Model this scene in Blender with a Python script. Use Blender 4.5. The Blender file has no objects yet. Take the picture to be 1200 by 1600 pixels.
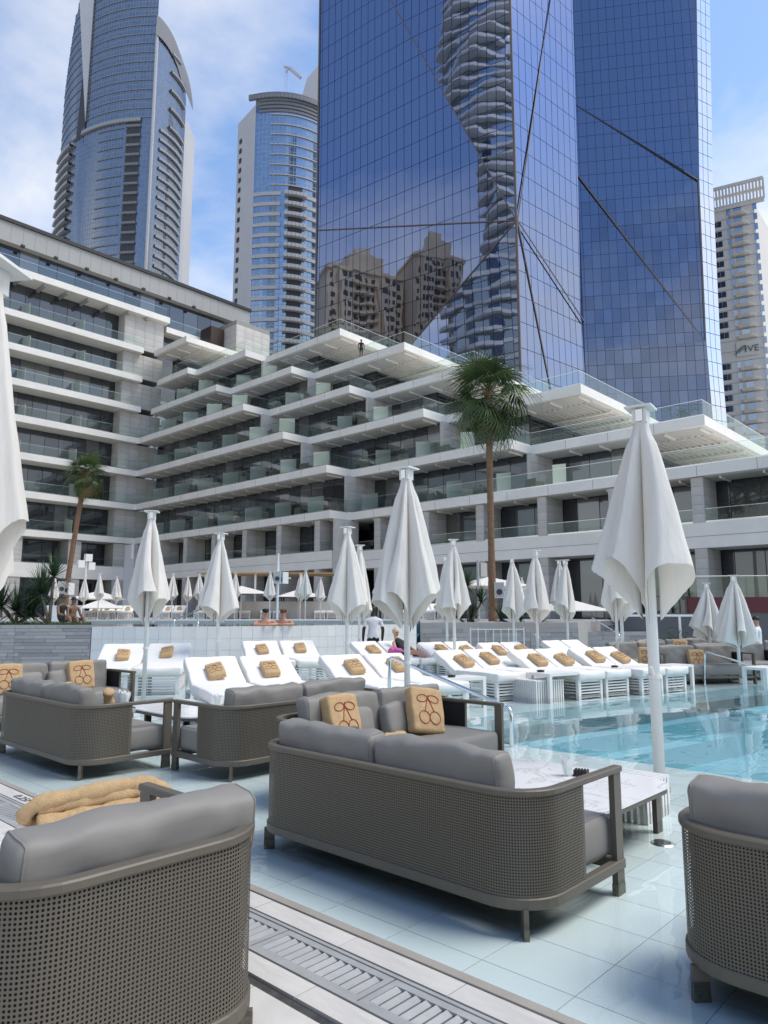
import bpy, bmesh, math, random
from mathutils import Vector, Matrix, noise
SC = bpy.context.scene
COL = SC.collection
rnd = random.Random(11)
# ---------------------------------------------------------------- camera
F_PX, CAM_H, HEAD = 1120.0, 1.5, math.radians(42.95)
PITCH = math.atan(160 / F_PX)
cam_d = bpy.data.cameras.new('camera'); cam = bpy.data.objects.new('camera', cam_d); COL.objects.link(cam)
cam_d.sensor_fit = 'VERTICAL'; cam_d.sensor_height = 36.0; cam_d.lens = F_PX / 1600 * 36
cam_d.clip_start = 0.05; cam_d.clip_end = 5000
cam.location = (0, 0, CAM_H); cam.rotation_euler = (math.pi / 2 + PITCH, 0, HEAD - math.pi / 2)
SC.camera = cam
# ---------------------------------------------------------------- sky, sun, exposure
SUN_AZ = HEAD - math.radians(92.0)      # high hazy sun on the right
SUN_EL = math.radians(60.0)
world = bpy.data.worlds.new('World'); SC.world = world; world.use_nodes = True
nt = world.node_tree; nt.nodes.clear()
def wn(t, **k):
    n = nt.nodes.new(t)
    for a, b in k.items(): setattr(n, a, b)
    return n
w_out = wn('ShaderNodeOutputWorld'); w_bg = wn('ShaderNodeBackground'); w_bg.inputs['Strength'].default_value = 0.13
sky = wn('ShaderNodeTexSky', sky_type='NISHITA'); sky.sun_disc = False
sky.sun_elevation = SUN_EL; sky.sun_rotation = math.pi / 2 - SUN_AZ
sky.altitude = 10; sky.air_density = 1.0; sky.dust_density = 0.35; sky.ozone_density = 2.2
tc = wn('ShaderNodeTexCoord'); sep = wn('ShaderNodeSeparateXYZ'); nt.links.new(tc.outputs['Generated'], sep.inputs[0])
zc = wn('ShaderNodeMath', operation='MAXIMUM'); zc.inputs[1].default_value = 0.02; nt.links.new(sep.outputs['Z'], zc.inputs[0])
za = wn('ShaderNodeMath', operation='ADD'); za.inputs[1].default_value = 0.16; nt.links.new(zc.outputs[0], za.inputs[0])
dx = wn('ShaderNodeMath', operation='DIVIDE'); dy = wn('ShaderNodeMath', operation='DIVIDE')
nt.links.new(sep.outputs['X'], dx.inputs[0]); nt.links.new(za.outputs[0], dx.inputs[1])
nt.links.new(sep.outputs['Y'], dy.inputs[0]); nt.links.new(za.outputs[0], dy.inputs[1])
cmb = wn('ShaderNodeCombineXYZ'); nt.links.new(dx.outputs[0], cmb.inputs['X']); nt.links.new(dy.outputs[0], cmb.inputs['Y'])
cmb.inputs['Z'].default_value = 0.35
cn = wn('ShaderNodeTexNoise'); cn.inputs['Scale'].default_value = 1.15; cn.inputs['Detail'].default_value = 9; cn.inputs['Roughness'].default_value = 0.56
cn.inputs['Distortion'].default_value = 0.25
nt.links.new(cmb.outputs[0], cn.inputs['Vector'])
# cover grows towards the horizon
hz = wn('ShaderNodeMapRange'); hz.inputs['From Min'].default_value = 0.15; hz.inputs['From Max'].default_value = 0.62
hz.inputs['To Min'].default_value = 0.25; hz.inputs['To Max'].default_value = -0.07; nt.links.new(sep.outputs['Z'], hz.inputs['Value'])
ca = wn('ShaderNodeMath', operation='ADD'); nt.links.new(cn.outputs['Fac'], ca.inputs[0]); nt.links.new(hz.outputs[0], ca.inputs[1])
cr = wn('ShaderNodeValToRGB'); cr.color_ramp.elements[0].position = 0.49; cr.color_ramp.elements[0].color = (0, 0, 0, 1)
cr.color_ramp.elements[1].position = 0.72; cr.color_ramp.elements[1].color = (0.85, 0.85, 0.85, 1)
nt.links.new(ca.outputs[0], cr.inputs['Fac'])
mixc = wn('ShaderNodeMix', data_type='RGBA'); mixc.inputs['B'].default_value = (4.45, 4.35, 4.2, 1)
nt.links.new(cr.outputs['Color'], mixc.inputs['Factor']); nt.links.new(sky.outputs['Color'], mixc.inputs['A'])
nt.links.new(mixc.outputs['Result'], w_bg.inputs['Color']); nt.links.new(w_bg.outputs[0], w_out.inputs['Surface'])
sun_d = bpy.data.lights.new('sun', 'SUN'); sun = bpy.data.objects.new('sun', sun_d); COL.objects.link(sun)
sun_d.energy = 1.5; sun_d.angle = math.radians(30); sun_d.color = (1.0, 0.93, 0.80)
sdir = Vector((math.cos(SUN_AZ) * math.cos(SUN_EL), math.sin(SUN_AZ) * math.cos(SUN_EL), math.sin(SUN_EL)))
sun.rotation_euler = sdir.to_track_quat('Z', 'Y').to_euler()
sun.location = sdir * 400
SC.view_settings.view_transform = 'Standard'; SC.view_settings.look = 'None'
SC.view_settings.exposure = 0.98; SC.view_settings.gamma = 1.0; SC.view_settings.use_curve_mapping = False
SC.render.engine = 'CYCLES'
SC.cycles.max_bounces = 8; SC.cycles.transparent_max_bounces = 64; SC.cycles.glossy_bounces = 5; SC.cycles.diffuse_bounces = 4
SC.cycles.caustics_reflective = False; SC.cycles.caustics_refractive = False
SC.cycles.sample_clamp_indirect = 8
SC.cycles.use_denoising = True
# ---------------------------------------------------------------- pixel of the photograph -> direction / point
FH = Vector((math.cos(HEAD), math.sin(HEAD), 0)); RT = Vector((math.sin(HEAD), -math.cos(HEAD), 0)); ZZ = Vector((0, 0, 1))
FWD = FH * math.cos(PITCH) + ZZ * math.sin(PITCH); UPV = ZZ * math.cos(PITCH) - FH * math.sin(PITCH)
CAMP = Vector((0, 0, CAM_H))
def ray(x, y): return FWD * F_PX + RT * (x - 600) + UPV * (800 - y)
def P(x, y, z=0.0):
    d = ray(x, y); return CAMP + d * ((z - CAM_H) / d.z)
def Dp(x, y, dep):
    d = ray(x, y); return CAMP + d * (dep / d.dot(FH))
def XY(x, dep, z=0.0):                     # point of column x at horizontal depth dep and height z
    k = (x - 600) / (F_PX * math.cos(PITCH) + (F_PX * math.sin(PITCH)) * (z - CAM_H) / dep) * 1.0
    # exact: r / (dep*cos + dz*sin) = dx / f
    r = (x - 600) / F_PX * (dep * math.cos(PITCH) + (z - CAM_H) * math.sin(PITCH))
    p = FH * dep + RT * r; return Vector((p.x, p.y, z))
def zat(y, dep):                           # height seen at row y at horizontal depth dep (on the centre column)
    return Dp(600, y, dep).z
# ---------------------------------------------------------------- materials
MAT = {}
class NT:
    def __init__(s, name):
        s.m = bpy.data.materials.new(name); s.m.use_nodes = True; s.t = s.m.node_tree; s.t.nodes.clear()
        s.o = s.n('ShaderNodeOutputMaterial'); MAT[name] = s.m
    def n(s, t, ins=None, **k):
        x = s.t.nodes.new(t)
        for a, b in k.items(): setattr(x, a, b)
        for a, b in (ins or {}).items():
            if isinstance(b, bpy.types.NodeSocket): s.t.links.new(b, x.inputs[a])
            else: x.inputs[a].default_value = b
        return x
    def surf(s, sock): s.t.links.new(sock, s.o.inputs['Surface'])
def c4(c): return (c[0], c[1], c[2], 1)
def mat(name, col, rough=0.5, metal=0.0, spec=0.5, var=0.0, vscale=8.0, bump=0.0, bscale=60.0, detail=4.0, sss=0.0, coords='Object', objvar=0.0, stretch=None, trans=0.0):
    b = NT(name)
    p = b.n('ShaderNodeBsdfPrincipled', {'Base Color': c4(col), 'Roughness': rough, 'Metallic': metal, 'Specular IOR Level': spec})
    t = b.n('ShaderNodeTexCoord'); vec = t.outputs[coords]
    if stretch: vec = b.n('ShaderNodeMapping', {'Vector': vec, 'Scale': stretch}).outputs[0]
    colsock = None
    if var:
        nz = b.n('ShaderNodeTexNoise', {'Vector': vec, 'Scale': vscale, 'Detail': detail, 'Roughness': 0.6})
        mr = b.n('ShaderNodeMapRange', {'Value': nz.outputs['Fac'], 'From Min': 0.3, 'From Max': 0.7, 'To Min': 1 - var, 'To Max': 1 + var})
        mx = b.n('ShaderNodeMix', {'Factor': 1.0, 'A': c4(col), 'B': mr.outputs[0]}, data_type='RGBA', blend_type='MULTIPLY')
        colsock = mx.outputs['Result']
    if objvar:
        oi = b.n('ShaderNodeObjectInfo')
        mr = b.n('ShaderNodeMapRange', {'Value': oi.outputs['Random'], 'To Min': 1 - objvar, 'To Max': 1 + objvar})
        mx = b.n('ShaderNodeMix', {'Factor': 1.0, 'A': colsock if colsock else c4(col), 'B': mr.outputs[0]}, data_type='RGBA', blend_type='MULTIPLY')
        colsock = mx.outputs['Result']
    if colsock: b.t.links.new(colsock, p.inputs['Base Color'])
    if bump:
        nz = b.n('ShaderNodeTexNoise', {'Vector': vec, 'Scale': bscale, 'Detail': 5.0})
        bp = b.n('ShaderNodeBump', {'Height': nz.outputs['Fac'], 'Strength': bump, 'Distance': 0.01})
        b.t.links.new(bp.outputs[0], p.inputs['Normal'])
    if trans:
        tr = b.n('ShaderNodeBsdfTranslucent', {'Color': colsock if colsock else c4(col)})
        ms = b.n('ShaderNodeMixShader', {0: trans, 1: p.outputs[0], 2: tr.outputs[0]}); b.surf(ms.outputs[0])
    else: b.surf(p.outputs[0])
    return b.m
def glass_sheet(name, tint, ior=1.45):
    # clear sheet glass, the same from both sides
    b = NT(name)
    lw = b.n('ShaderNodeLayerWeight', {'Blend': 0.5}); pw = b.n('ShaderNodeMath', {0: lw.outputs['Facing'], 1: 4.0}, operation='POWER')
    fr = b.n('ShaderNodeMapRange', {'Value': pw.outputs[0], 'To Min': 0.025, 'To Max': 0.45})
    g = b.n('ShaderNodeBsdfGlossy', {'Color': (0.9, 0.95, 0.95, 1), 'Roughness': 0.01})
    t = b.n('ShaderNodeBsdfTransparent', {'Color': c4(tint)})
    ms = b.n('ShaderNodeMixShader', {0: fr.outputs[0], 1: t.outputs[0], 2: g.outputs[0]})
    b.surf(ms.outputs[0]); return b.m
def mirror_glass(name, tint, dark, rough=0.015, wav=0.0, wsc=0.25, refl=0.72, objvar=0.0):
    # coated facade glass: a strong tinted reflection over a dark interior
    b = NT(name)
    t = b.n('ShaderNodeTexCoord')
    g = b.n('ShaderNodeBsdfGlossy', {'Color': c4(tint), 'Roughness': rough})
    d = b.n('ShaderNodeBsdfPrincipled', {'Base Color': c4(dark), 'Roughness': 0.2})
    if objvar:
        oi = b.n('ShaderNodeObjectInfo')
        mr = b.n('ShaderNodeMapRange', {'Value': oi.outputs['Random'], 'To Min': 1 - objvar, 'To Max': 1.0})
        mx = b.n('ShaderNodeMix', {'Factor': 1.0, 'A': c4(tint), 'B': mr.outputs[0]}, data_type='RGBA', blend_type='MULTIPLY')
        b.t.links.new(mx.outputs['Result'], g.inputs['Color'])
    if wav:
        nz = b.n('ShaderNodeTexNoise', {'Vector': t.outputs['Object'], 'Scale': wsc, 'Detail': 1.5, 'Roughness': 0.4})
        bp = b.n('ShaderNodeBump', {'Height': nz.outputs['Fac'], 'Strength': 1.0, 'Distance': wav})
        b.t.links.new(bp.outputs[0], g.inputs['Normal'])
    lw = b.n('ShaderNodeLayerWeight', {'Blend': 0.25})
    mr2 = b.n('ShaderNodeMapRange', {'Value': lw.outputs['Facing'], 'To Min': refl, 'To Max': 1.0})
    ms = b.n('ShaderNodeMixShader', {0: mr2.outputs[0], 1: d.outputs[0], 2: g.outputs[0]})
    b.surf(ms.outputs[0]); return b.m
mat('white_concrete', (0.80, 0.775, 0.72), 0.75, var=0.06, vscale=0.6, bump=0.05, bscale=6)
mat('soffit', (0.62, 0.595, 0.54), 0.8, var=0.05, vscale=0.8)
mat('stone', (0.52, 0.50, 0.47), 0.8, var=0.08, vscale=1.5, bump=0.15, bscale=8, objvar=0.07)
mat('stone_joint', (0.30, 0.29, 0.27), 0.9)
mat('grey_cladding', (0.36, 0.36, 0.35), 0.6, var=0.04, vscale=0.3)
mat('black_trim', (0.02, 0.02, 0.022), 0.5)
mat('brown_metal', (0.055, 0.035, 0.028), 0.45, metal=0.3)
mat('dark_interior', (0.035, 0.037, 0.04), 0.8, var=0.5, vscale=0.5)
mirror_glass('hotel_glass', (0.62, 0.68, 0.75), (0.012, 0.016, 0.022), 0.02, wav=0.02, wsc=0.5, refl=0.10, objvar=0.35)
mirror_glass('hotel_glass_curtain', (0.62, 0.68, 0.75), (0.10, 0.098, 0.092), 0.05, wav=0.02, wsc=0.5, refl=0.10)
glass_sheet('rail_glass', (0.93, 0.975, 0.955))
mat('frosted_panel', (0.50, 0.54, 0.49), 0.35, trans=0.25)
mat('steel', (0.62, 0.63, 0.64), 0.22, metal=1.0)
mat('chrome', (0.75, 0.76, 0.78), 0.10, metal=1.0)
mat('white_paint', (0.78, 0.765, 0.735), 0.4, var=0.04, vscale=2.0, bump=0.03, bscale=30)
mat('white_fabric', (0.80, 0.79, 0.77), 0.9, var=0.05, vscale=3.0, bump=0.12, bscale=160, trans=0.12)
mat('canopy_fabric', (0.84, 0.805, 0.75), 0.9, var=0.05, vscale=1.2, bump=0.9, bscale=3.0, trans=0.22, stretch=(6, 6, 1.1))
mat('mattress', (0.80, 0.775, 0.735), 0.75, var=0.03, vscale=3.0, bump=0.45, bscale=7.0, stretch=(1, 2.4, 1))
mat('sofa_frame', (0.115, 0.100, 0.077), 0.5, var=0.08, vscale=3.0, bump=0.03, bscale=120)
mat('hole_shade', (0.014, 0.013, 0.012), 0.9)  # near-black, stands in for the shade behind the perforations
mat('sofa_foot', (0.17, 0.16, 0.12), 0.45, metal=0.3, var=0.35, vscale=40)
mat('sofa_cushion', (0.225, 0.213, 0.193), 0.62, var=0.05, vscale=2.0, bump=0.22, bscale=5.0, stretch=(1, 1, 2))
mat('towel', (0.56, 0.385, 0.21), 1.0, spec=0.1, var=0.12, vscale=26.0, bump=0.9, bscale=170)
mat('stitch', (0.26, 0.03, 0.02), 0.8)
mat('stitch_brown', (0.22, 0.10, 0.04), 0.8)
mat('trunk', (0.20, 0.115, 0.065), 0.9, var=0.35, vscale=6.0, bump=0.8, bscale=14, stretch=(1, 1, 5))
mat('frond', (0.075, 0.115, 0.036), 0.45, var=0.35, vscale=1.2, objvar=0.35, trans=0.12)
mat('dry_frond', (0.21, 0.17, 0.065), 0.7, var=0.3, vscale=2.0, objvar=0.3, trans=0.12)
mat('yucca', (0.028, 0.06, 0.022), 0.45, var=0.3, vscale=3.0, trans=0.1)
mat('yucca_stem', (0.19, 0.16, 0.12), 0.9, var=0.2, vscale=9, bump=0.5, bscale=30)
mat('shrub', (0.035, 0.06, 0.02), 0.6, var=0.4, vscale=3.0, trans=0.1)
mat('grass', (0.055, 0.085, 0.025), 0.8, var=0.4, vscale=5)
mat('skin_brown', (0.21, 0.105, 0.06), 0.5); mat('skin_tan', (0.50, 0.27, 0.18), 0.5); mat('skin_dark', (0.035, 0.022, 0.018), 0.45)
mat('cloth_white', (0.72, 0.73, 0.76), 0.85, var=0.08, vscale=6); mat('cloth_black', (0.012, 0.012, 0.014), 0.8)
mat('cloth_brown', (0.13, 0.05, 0.03), 0.8); mat('hair_black', (0.012, 0.010, 0.009), 0.6); mat('hair_blond', (0.55, 0.42, 0.25), 0.6)
mat('cloth_pink', (0.48, 0.10, 0.33), 0.85, var=0.6, vscale=30)
mat('cloth_red', (0.45, 0.02, 0.04), 0.8)
mat('plastic_black', (0.015, 0.015, 0.016), 0.4); mat('speaker_grey', (0.45, 0.45, 0.43), 0.7, var=0.1, vscale=60)
mat('paper', (0.82, 0.82, 0.80), 0.9); mat('wine', (0.10, 0.012, 0.015), 0.4)
mat('pool_tile', (0.78, 0.85, 0.85), 0.45, var=0.07, vscale=70.0, objvar=0.045, detail=2.0)
mat('pool_grout', (0.60, 0.69, 0.70), 0.8)
mat('basin_tile', (0.31, 0.63, 0.73), 0.35, objvar=0.05, var=0.04, vscale=1.0)
mat('basin_grout', (0.24, 0.54, 0.65), 0.7)
mat('wall_tile', (0.72, 0.715, 0.70), 0.25, objvar=0.04, var=0.03, vscale=2)
mat('wall_grout', (0.50, 0.52, 0.54), 0.8)
mat('planter_stone', (0.33, 0.32, 0.32), 0.8, objvar=0.18, var=0.1, vscale=5, bump=0.3, bscale=20)
mat('planter_joint', (0.19, 0.185, 0.18), 0.9)
mat('deck_stone', (0.58, 0.555, 0.515), 0.6, var=0.10, vscale=2.5, bump=0.12, bscale=25, objvar=0.05, detail=9)
mat('deck_joint', (0.22, 0.215, 0.205), 0.9)
mat('coping', (0.34, 0.31, 0.27), 0.6, var=0.1, vscale=4, bump=0.15, bscale=40)
mat('drain_metal', (0.40, 0.40, 0.39), 0.55, var=0.12, vscale=5, bump=0.15, bscale=20, metal=0.2)
mat('groove', (0.055, 0.052, 0.05), 0.8, var=0.5, vscale=14)
mat('paint_black', (0.02, 0.02, 0.02), 0.7)
mat('ground', (0.42, 0.40, 0.37), 0.9, var=0.1, vscale=0.05)
mat('wood', (0.42, 0.26, 0.11), 0.6, var=0.2, vscale=6)
# marble
b = NT('marble'); t = b.n('ShaderNodeTexCoord')
nz = b.n('ShaderNodeTexNoise', {'Vector': t.outputs['Object'], 'Scale': 1.7, 'Detail': 8.0, 'Roughness': 0.62, 'Distortion': 0.8})
ab = b.n('ShaderNodeMath', {0: nz.outputs['Fac'], 1: 0.5}, operation='SUBTRACT'); ab2 = b.n('ShaderNodeMath', {0: ab.outputs[0]}, operation='ABSOLUTE')
rp = b.n('ShaderNodeValToRGB', {'Fac': ab2.outputs[0]}); rp.color_ramp.elements[0].color = (0.60, 0.585, 0.58, 1); rp.color_ramp.elements[1].color = (0.82, 0.805, 0.79, 1); rp.color_ramp.elements[1].position = 0.02
p = b.n('ShaderNodeBsdfPrincipled', {'Base Color': rp.outputs['Color'], 'Roughness': 0.18}); b.surf(p.outputs[0])
# perforated metal: round holes cut right through, from the arc length and the height (UV in metres)
def perforated(name, pitch, col):
    b = NT(name); uv = b.n('ShaderNodeUVMap'); sp = b.n('ShaderNodeSeparateXYZ', {0: uv.outputs[0]})
    def cell(s):
        d = b.n('ShaderNodeMath', {0: s, 1: pitch}, operation='DIVIDE'); fr = b.n('ShaderNodeMath', {0: d.outputs[0]}, operation='FRACT')
        return b.n('ShaderNodeMath', {0: fr.outputs[0], 1: 0.5}, operation='SUBTRACT').outputs[0]
    v = b.n('ShaderNodeCombineXYZ', {'X': cell(sp.outputs['X']), 'Y': cell(sp.outputs['Y'])})
    ln = b.n('ShaderNodeVectorMath', {0: v.outputs[0]}, operation='LENGTH')
    lt = b.n('ShaderNodeMath', {0: ln.outputs['Value'], 1: 0.30}, operation='LESS_THAN')
    p = b.n('ShaderNodeBsdfPrincipled', {'Base Color': c4(col), 'Roughness': 0.5})
    tr = b.n('ShaderNodeBsdfTransparent')
    ms = b.n('ShaderNodeMixShader', {0: lt.outputs[0], 1: p.outputs[0], 2: tr.outputs[0]}); b.surf(ms.outputs[0])
perforated('sofa_mesh', 0.0142, (0.128, 0.111, 0.085))
# pool water: a real surface, Fresnel reflection with ripples over a clear tinted body
def water(name, tint, wav, sc, ior=1.33):
    b = NT(name); t = b.n('ShaderNodeTexCoord')
    mp = b.n('ShaderNodeMapping', {'Vector': t.outputs['Object'], 'Rotation': (0, 0, 0.75), 'Scale': (1.0, 1.9, 1.0)})
    n1 = b.n('ShaderNodeTexNoise', {'Vector': mp.outputs[0], 'Scale': sc, 'Detail': 2.0, 'Roughness': 0.45, 'Distortion': 0.3})
    bp = b.n('ShaderNodeBump', {'Height': n1.outputs['Fac'], 'Strength': 1.0, 'Distance': wav})
    fr = b.n('ShaderNodeFresnel', {'IOR': ior, 'Normal': bp.outputs[0]})
    g = b.n('ShaderNodeBsdfGlossy', {'Color': (1, 1, 1, 1), 'Roughness': 0.0, 'Normal': bp.outputs[0]})
    tr = b.n('ShaderNodeBsdfTransparent', {'Color': c4(tint)})
    ms = b.n('ShaderNodeMixShader', {0: fr.outputs[0], 1: tr.outputs[0], 2: g.outputs[0]}); b.surf(ms.outputs[0])
water('water_shallow', (0.93, 0.98, 0.99), 0.0035, 2.2)
water('water_deep', (0.88, 0.97, 0.99), 0.005, 1.3)
# ---------------------------------------------------------------- mesh helpers
class MB:
    def __init__(s): s.v = []; s.f = []; s.uv = None
    def add(s, vs, fs):
        o = len(s.v); s.v += [tuple(v) for v in vs]; s.f += [tuple(i + o for i in f) for f in fs]; return s
    def box(s, x0, x1, y0, y1, z0, z1):
        return s.add([(x0, y0, z0), (x1, y0, z0), (x1, y1, z0), (x0, y1, z0), (x0, y0, z1), (x1, y0, z1), (x1, y1, z1), (x0, y1, z1)],
                     [(0, 3, 2, 1), (4, 5, 6, 7), (0, 1, 5, 4), (1, 2, 6, 5), (2, 3, 7, 6), (3, 0, 4, 7)])
    def bar(s, a, b, w, h=None, up=(0, 0, 1)):
        h = h or w; a = Vector(a); b = Vector(b); d = (b - a).normalized(); u = Vector(up)
        if abs(d.dot(u)) > 0.99: u = Vector((1, 0, 0))
        r = d.cross(u).normalized() * w / 2; u2 = r.cross(d).normalized() * h / 2
        vs = [a - r - u2, a + r - u2, a + r + u2, a - r + u2, b - r - u2, b + r - u2, b + r + u2, b - r + u2]
        return s.add(vs, [(3, 2, 1, 0), (4, 5, 6, 7), (0, 1, 5, 4), (1, 2, 6, 5), (2, 3, 7, 6), (3, 0, 4, 7)])
    def prism(s, poly, z0, z1):
        n = len(poly); a = sum(poly[i][0] * poly[(i + 1) % n][1] - poly[(i + 1) % n][0] * poly[i][1] for i in range(n))
        if a < 0: poly = poly[::-1]
        return s.add([(p[0], p[1], z0) for p in poly] + [(p[0], p[1], z1) for p in poly],
                     [tuple(range(n))[::-1], tuple(range(n, 2 * n))] + [(i, (i + 1) % n, n + (i + 1) % n, n + i) for i in range(n)])
    def tube(s, pts, r, n=8, caps=True):
        pts = [Vector(p) for p in pts]; rs = r if isinstance(r, (list, tuple)) else [r] * len(pts)
        vs = []; fs = []; prev = None
        for i, p in enumerate(pts):
            d = (pts[min(i + 1, len(pts) - 1)] - pts[max(i - 1, 0)]).normalized()
            if prev is None:
                a = Vector((0, 0, 1)) if abs(d.z) < 0.9 else Vector((1, 0, 0)); prev = d.cross(a).normalized()
            u = (prev - d * prev.dot(d)).normalized(); prev = u; w = d.cross(u)
            for k in range(n):
                t = 2 * math.pi * k / n; vs.append(p + (u * math.cos(t) + w * math.sin(t)) * rs[i])
        for i in range(len(pts) - 1):
            for k in range(n): fs.append((i * n + k, i * n + (k + 1) % n, (i + 1) * n + (k + 1) % n, (i + 1) * n + k))
        if caps: fs.append(tuple(range(n))[::-1]); fs.append(tuple(range((len(pts) - 1) * n, len(pts) * n)))
        return s.add(vs, fs)
    def mesh(s, name, m, smooth=False):
        me = bpy.data.meshes.new(name); me.from_pydata(s.v, [], s.f)
        if smooth: me.polygons.foreach_set('use_smooth', [True] * len(me.polygons))
        if s.uv:
            l = me.uv_layers.new(name='UVMap'); li = 0
            for pl in me.polygons:
                for k in pl.loop_indices: l.data[k].uv = s.uv[me.loops[k].vertex_index]
        if m: me.materials.append(MAT[m])
        me.update(); return me
    def build(s, name, m, parent=None, smooth=False, origin=None):
        if origin is not None:
            o = Vector(origin); s.v = [tuple(Vector(v) - o) for v in s.v]
        ob = bpy.data.objects.new(name, s.mesh(name, m, smooth)); COL.objects.link(ob)
        if parent is not None: ob.parent = parent
        return ob
def tag(o, label=None, cat=None, group=None, kind=None):
    if label: o['label'] = label
    if cat: o['category'] = cat
    if group: o['group'] = group
    if kind: o['kind'] = kind
    return o
def empty(name, loc=(0, 0, 0), rz=0.0, label=None, cat=None, group=None):
    o = bpy.data.objects.new(name, None); COL.objects.link(o); o.location = loc; o.rotation_euler = (0, 0, rz); o.empty_display_size = 0.1
    return tag(o, label, cat, group)
KIDS = {}
def kids(o): return [c for c in o.children]
def copy_tree(o, parent=None):
    c = o.copy(); COL.objects.link(c)
    c.parent = parent
    if parent is not None: c.matrix_parent_inverse = o.matrix_parent_inverse.copy()
    for ch in kids(o): copy_tree(ch, c)
    return c
def mobj(name, me, parent=None, loc=(0, 0, 0), rot=(0, 0, 0), scale=(1, 1, 1)):
    ob = bpy.data.objects.new(name, me); COL.objects.link(ob)
    if parent is not None: ob.parent = parent
    ob.location = loc; ob.rotation_euler = rot; ob.scale = scale; return ob
_unit = {}
def unit_box(m, bev=0.0):
    k = (m, bev)
    if k not in _unit:
        if bev:   # chamfered top: a piece with a slightly broken edge
            e = bev; q = MB(); q.add([(0, 0, 0), (1, 0, 0), (1, 1, 0), (0, 1, 0), (0, 0, 1 - e), (1, 0, 1 - e), (1, 1, 1 - e), (0, 1, 1 - e), (e, e, 1), (1 - e, e, 1), (1 - e, 1 - e, 1), (e, 1 - e, 1)],
                [(0, 3, 2, 1), (0, 1, 5, 4), (1, 2, 6, 5), (2, 3, 7, 6), (3, 0, 4, 7), (4, 5, 9, 8), (5, 6, 10, 9), (6, 7, 11, 10), (7, 4, 8, 11), (8, 9, 10, 11)])
        else: q = MB().box(0, 1, 0, 1, 0, 1)
        _unit[k] = q.mesh('piece_' + m, m)
    return _unit[k]
def piece(name, m, parent, o, u, v, n, lu, lv, ln, bev=0.0):
    # one box piece: corner o, unit directions u, v, n and its three sizes
    u, v, n, o = Vector(u), Vector(v), Vector(n), Vector(o)
    if u.cross(v).dot(n) < 0: o = o + u * lu; u = -u
    M = Matrix(((u[0] * lu, v[0] * lv, n[0] * ln, o[0]), (u[1] * lu, v[1] * lv, n[1] * ln, o[1]), (u[2] * lu, v[2] * lv, n[2] * ln, o[2]), (0, 0, 0, 1)))
    ob = bpy.data.objects.new(name, unit_box(m, bev)); COL.objects.link(ob); ob.parent = parent; ob.matrix_local = M; return ob
def superbox(sx, sy, sz, nx=10, ny=6, nz=6, e=0.28, wr=0.0, seed=0, puff=0.0, r=0.045, wf=5.0):
    # soft cushion: a box about the origin with rounded edges of radius r, slightly puffed and wrinkled
    q = MB(); idx = {}; H = (sx / 2, sy / 2, sz / 2); r = min(r, min(H) * .95)
    def axis(h, n):
        n = max(n - 4, 1); c = [-h + r + (2 * h - 2 * r) * i / n for i in range(n + 1)]
        return [-h, -h + r * .18, -h + r * .5] + c + [h - r * .5, h - r * .18, h]
    A = [axis(H[0], nx), axis(H[1], ny), axis(H[2], nz)]; L_ = [len(a) - 1 for a in A]
    q.rings = []
    def vert(i, j, k):
        key = (i, j, k)
        if key in idx: return idx[key]
        p = Vector((A[0][i], A[1][j], A[2][k])); c = Vector([max(-H[m] + r, min(H[m] - r, p[m])) for m in range(3)]); d = p - c
        if d.length > 1e-9: p = c + d.normalized() * r
        u = [p[m] / H[m] for m in range(3)]; g_ = lambda t: max(0.0, 1 - t * t)
        ext = [i in (0, L_[0]), j in (0, L_[1]), k in (0, L_[2])]
        p.x += p.x * puff * .25 * g_(u[1]) * g_(u[2]); p.y += p.y * puff * 2 * g_(u[0]) * g_(u[2]); p.z += p.z * puff * g_(u[0]) * g_(u[1])
        if wr:
            d = noise.noise_vector(Vector((p.x * wf + seed, p.y * wf, p.z * wf + seed))) * wr + noise.noise_vector(Vector((p.x * wf * 3 + seed, p.y * wf * 3, p.z * wf * 3))) * wr * .35; p += Vector((d.x * .5, d.y, d.z))
        idx[key] = len(q.v); q.v.append(tuple(p)); return idx[key]
    for (a1, a2, ax) in ((0, 1, 2), (0, 2, 1), (1, 2, 0)):
        for side in (0, 1):
            for i in range(L_[a1]):
                for j in range(L_[a2]):
                    def g(a, b_):
                        if ax == 2: return vert(a, b_, L_[2] * side)
                        if ax == 1: return vert(a, L_[1] * side, b_)
                        return vert(L_[0] * side, a, b_)
                    f = (g(i, j), g(i + 1, j), g(i + 1, j + 1), g(i, j + 1))
                    flip = (side == 0) if ax in (2, 0) else (side == 1)
                    q.f.append(f[::-1] if flip else f)
    for i in (2, L_[0] - 2):      # the seam rings near both ends
        ring = [vert(i, j, 0) for j in range(L_[1])] + [vert(i, L_[1], k) for k in range(L_[2])] + [vert(i, j, L_[2]) for j in range(L_[1], 0, -1)] + [vert(i, 0, k) for k in range(L_[2], 0, -1)]
        q.rings.append([q.v[n] for n in ring])
    return q
def rot_y(a): return Matrix.Rotation(a, 4, 'Y')
def text_mesh(body, size, m, extrude=0.002):
    cu = bpy.data.curves.new('lettering', 'FONT'); cu.body = body; cu.size = size; cu.extrude = extrude; cu.align_x = 'CENTER'
    o = bpy.data.objects.new('lettering', cu); COL.objects.link(o)
    dg = bpy.context.evaluated_depsgraph_get(); me = bpy.data.meshes.new_from_object(o.evaluated_get(dg))
    bpy.data.objects.remove(o); me.materials.clear(); me.materials.append(MAT[m]); return me
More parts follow.
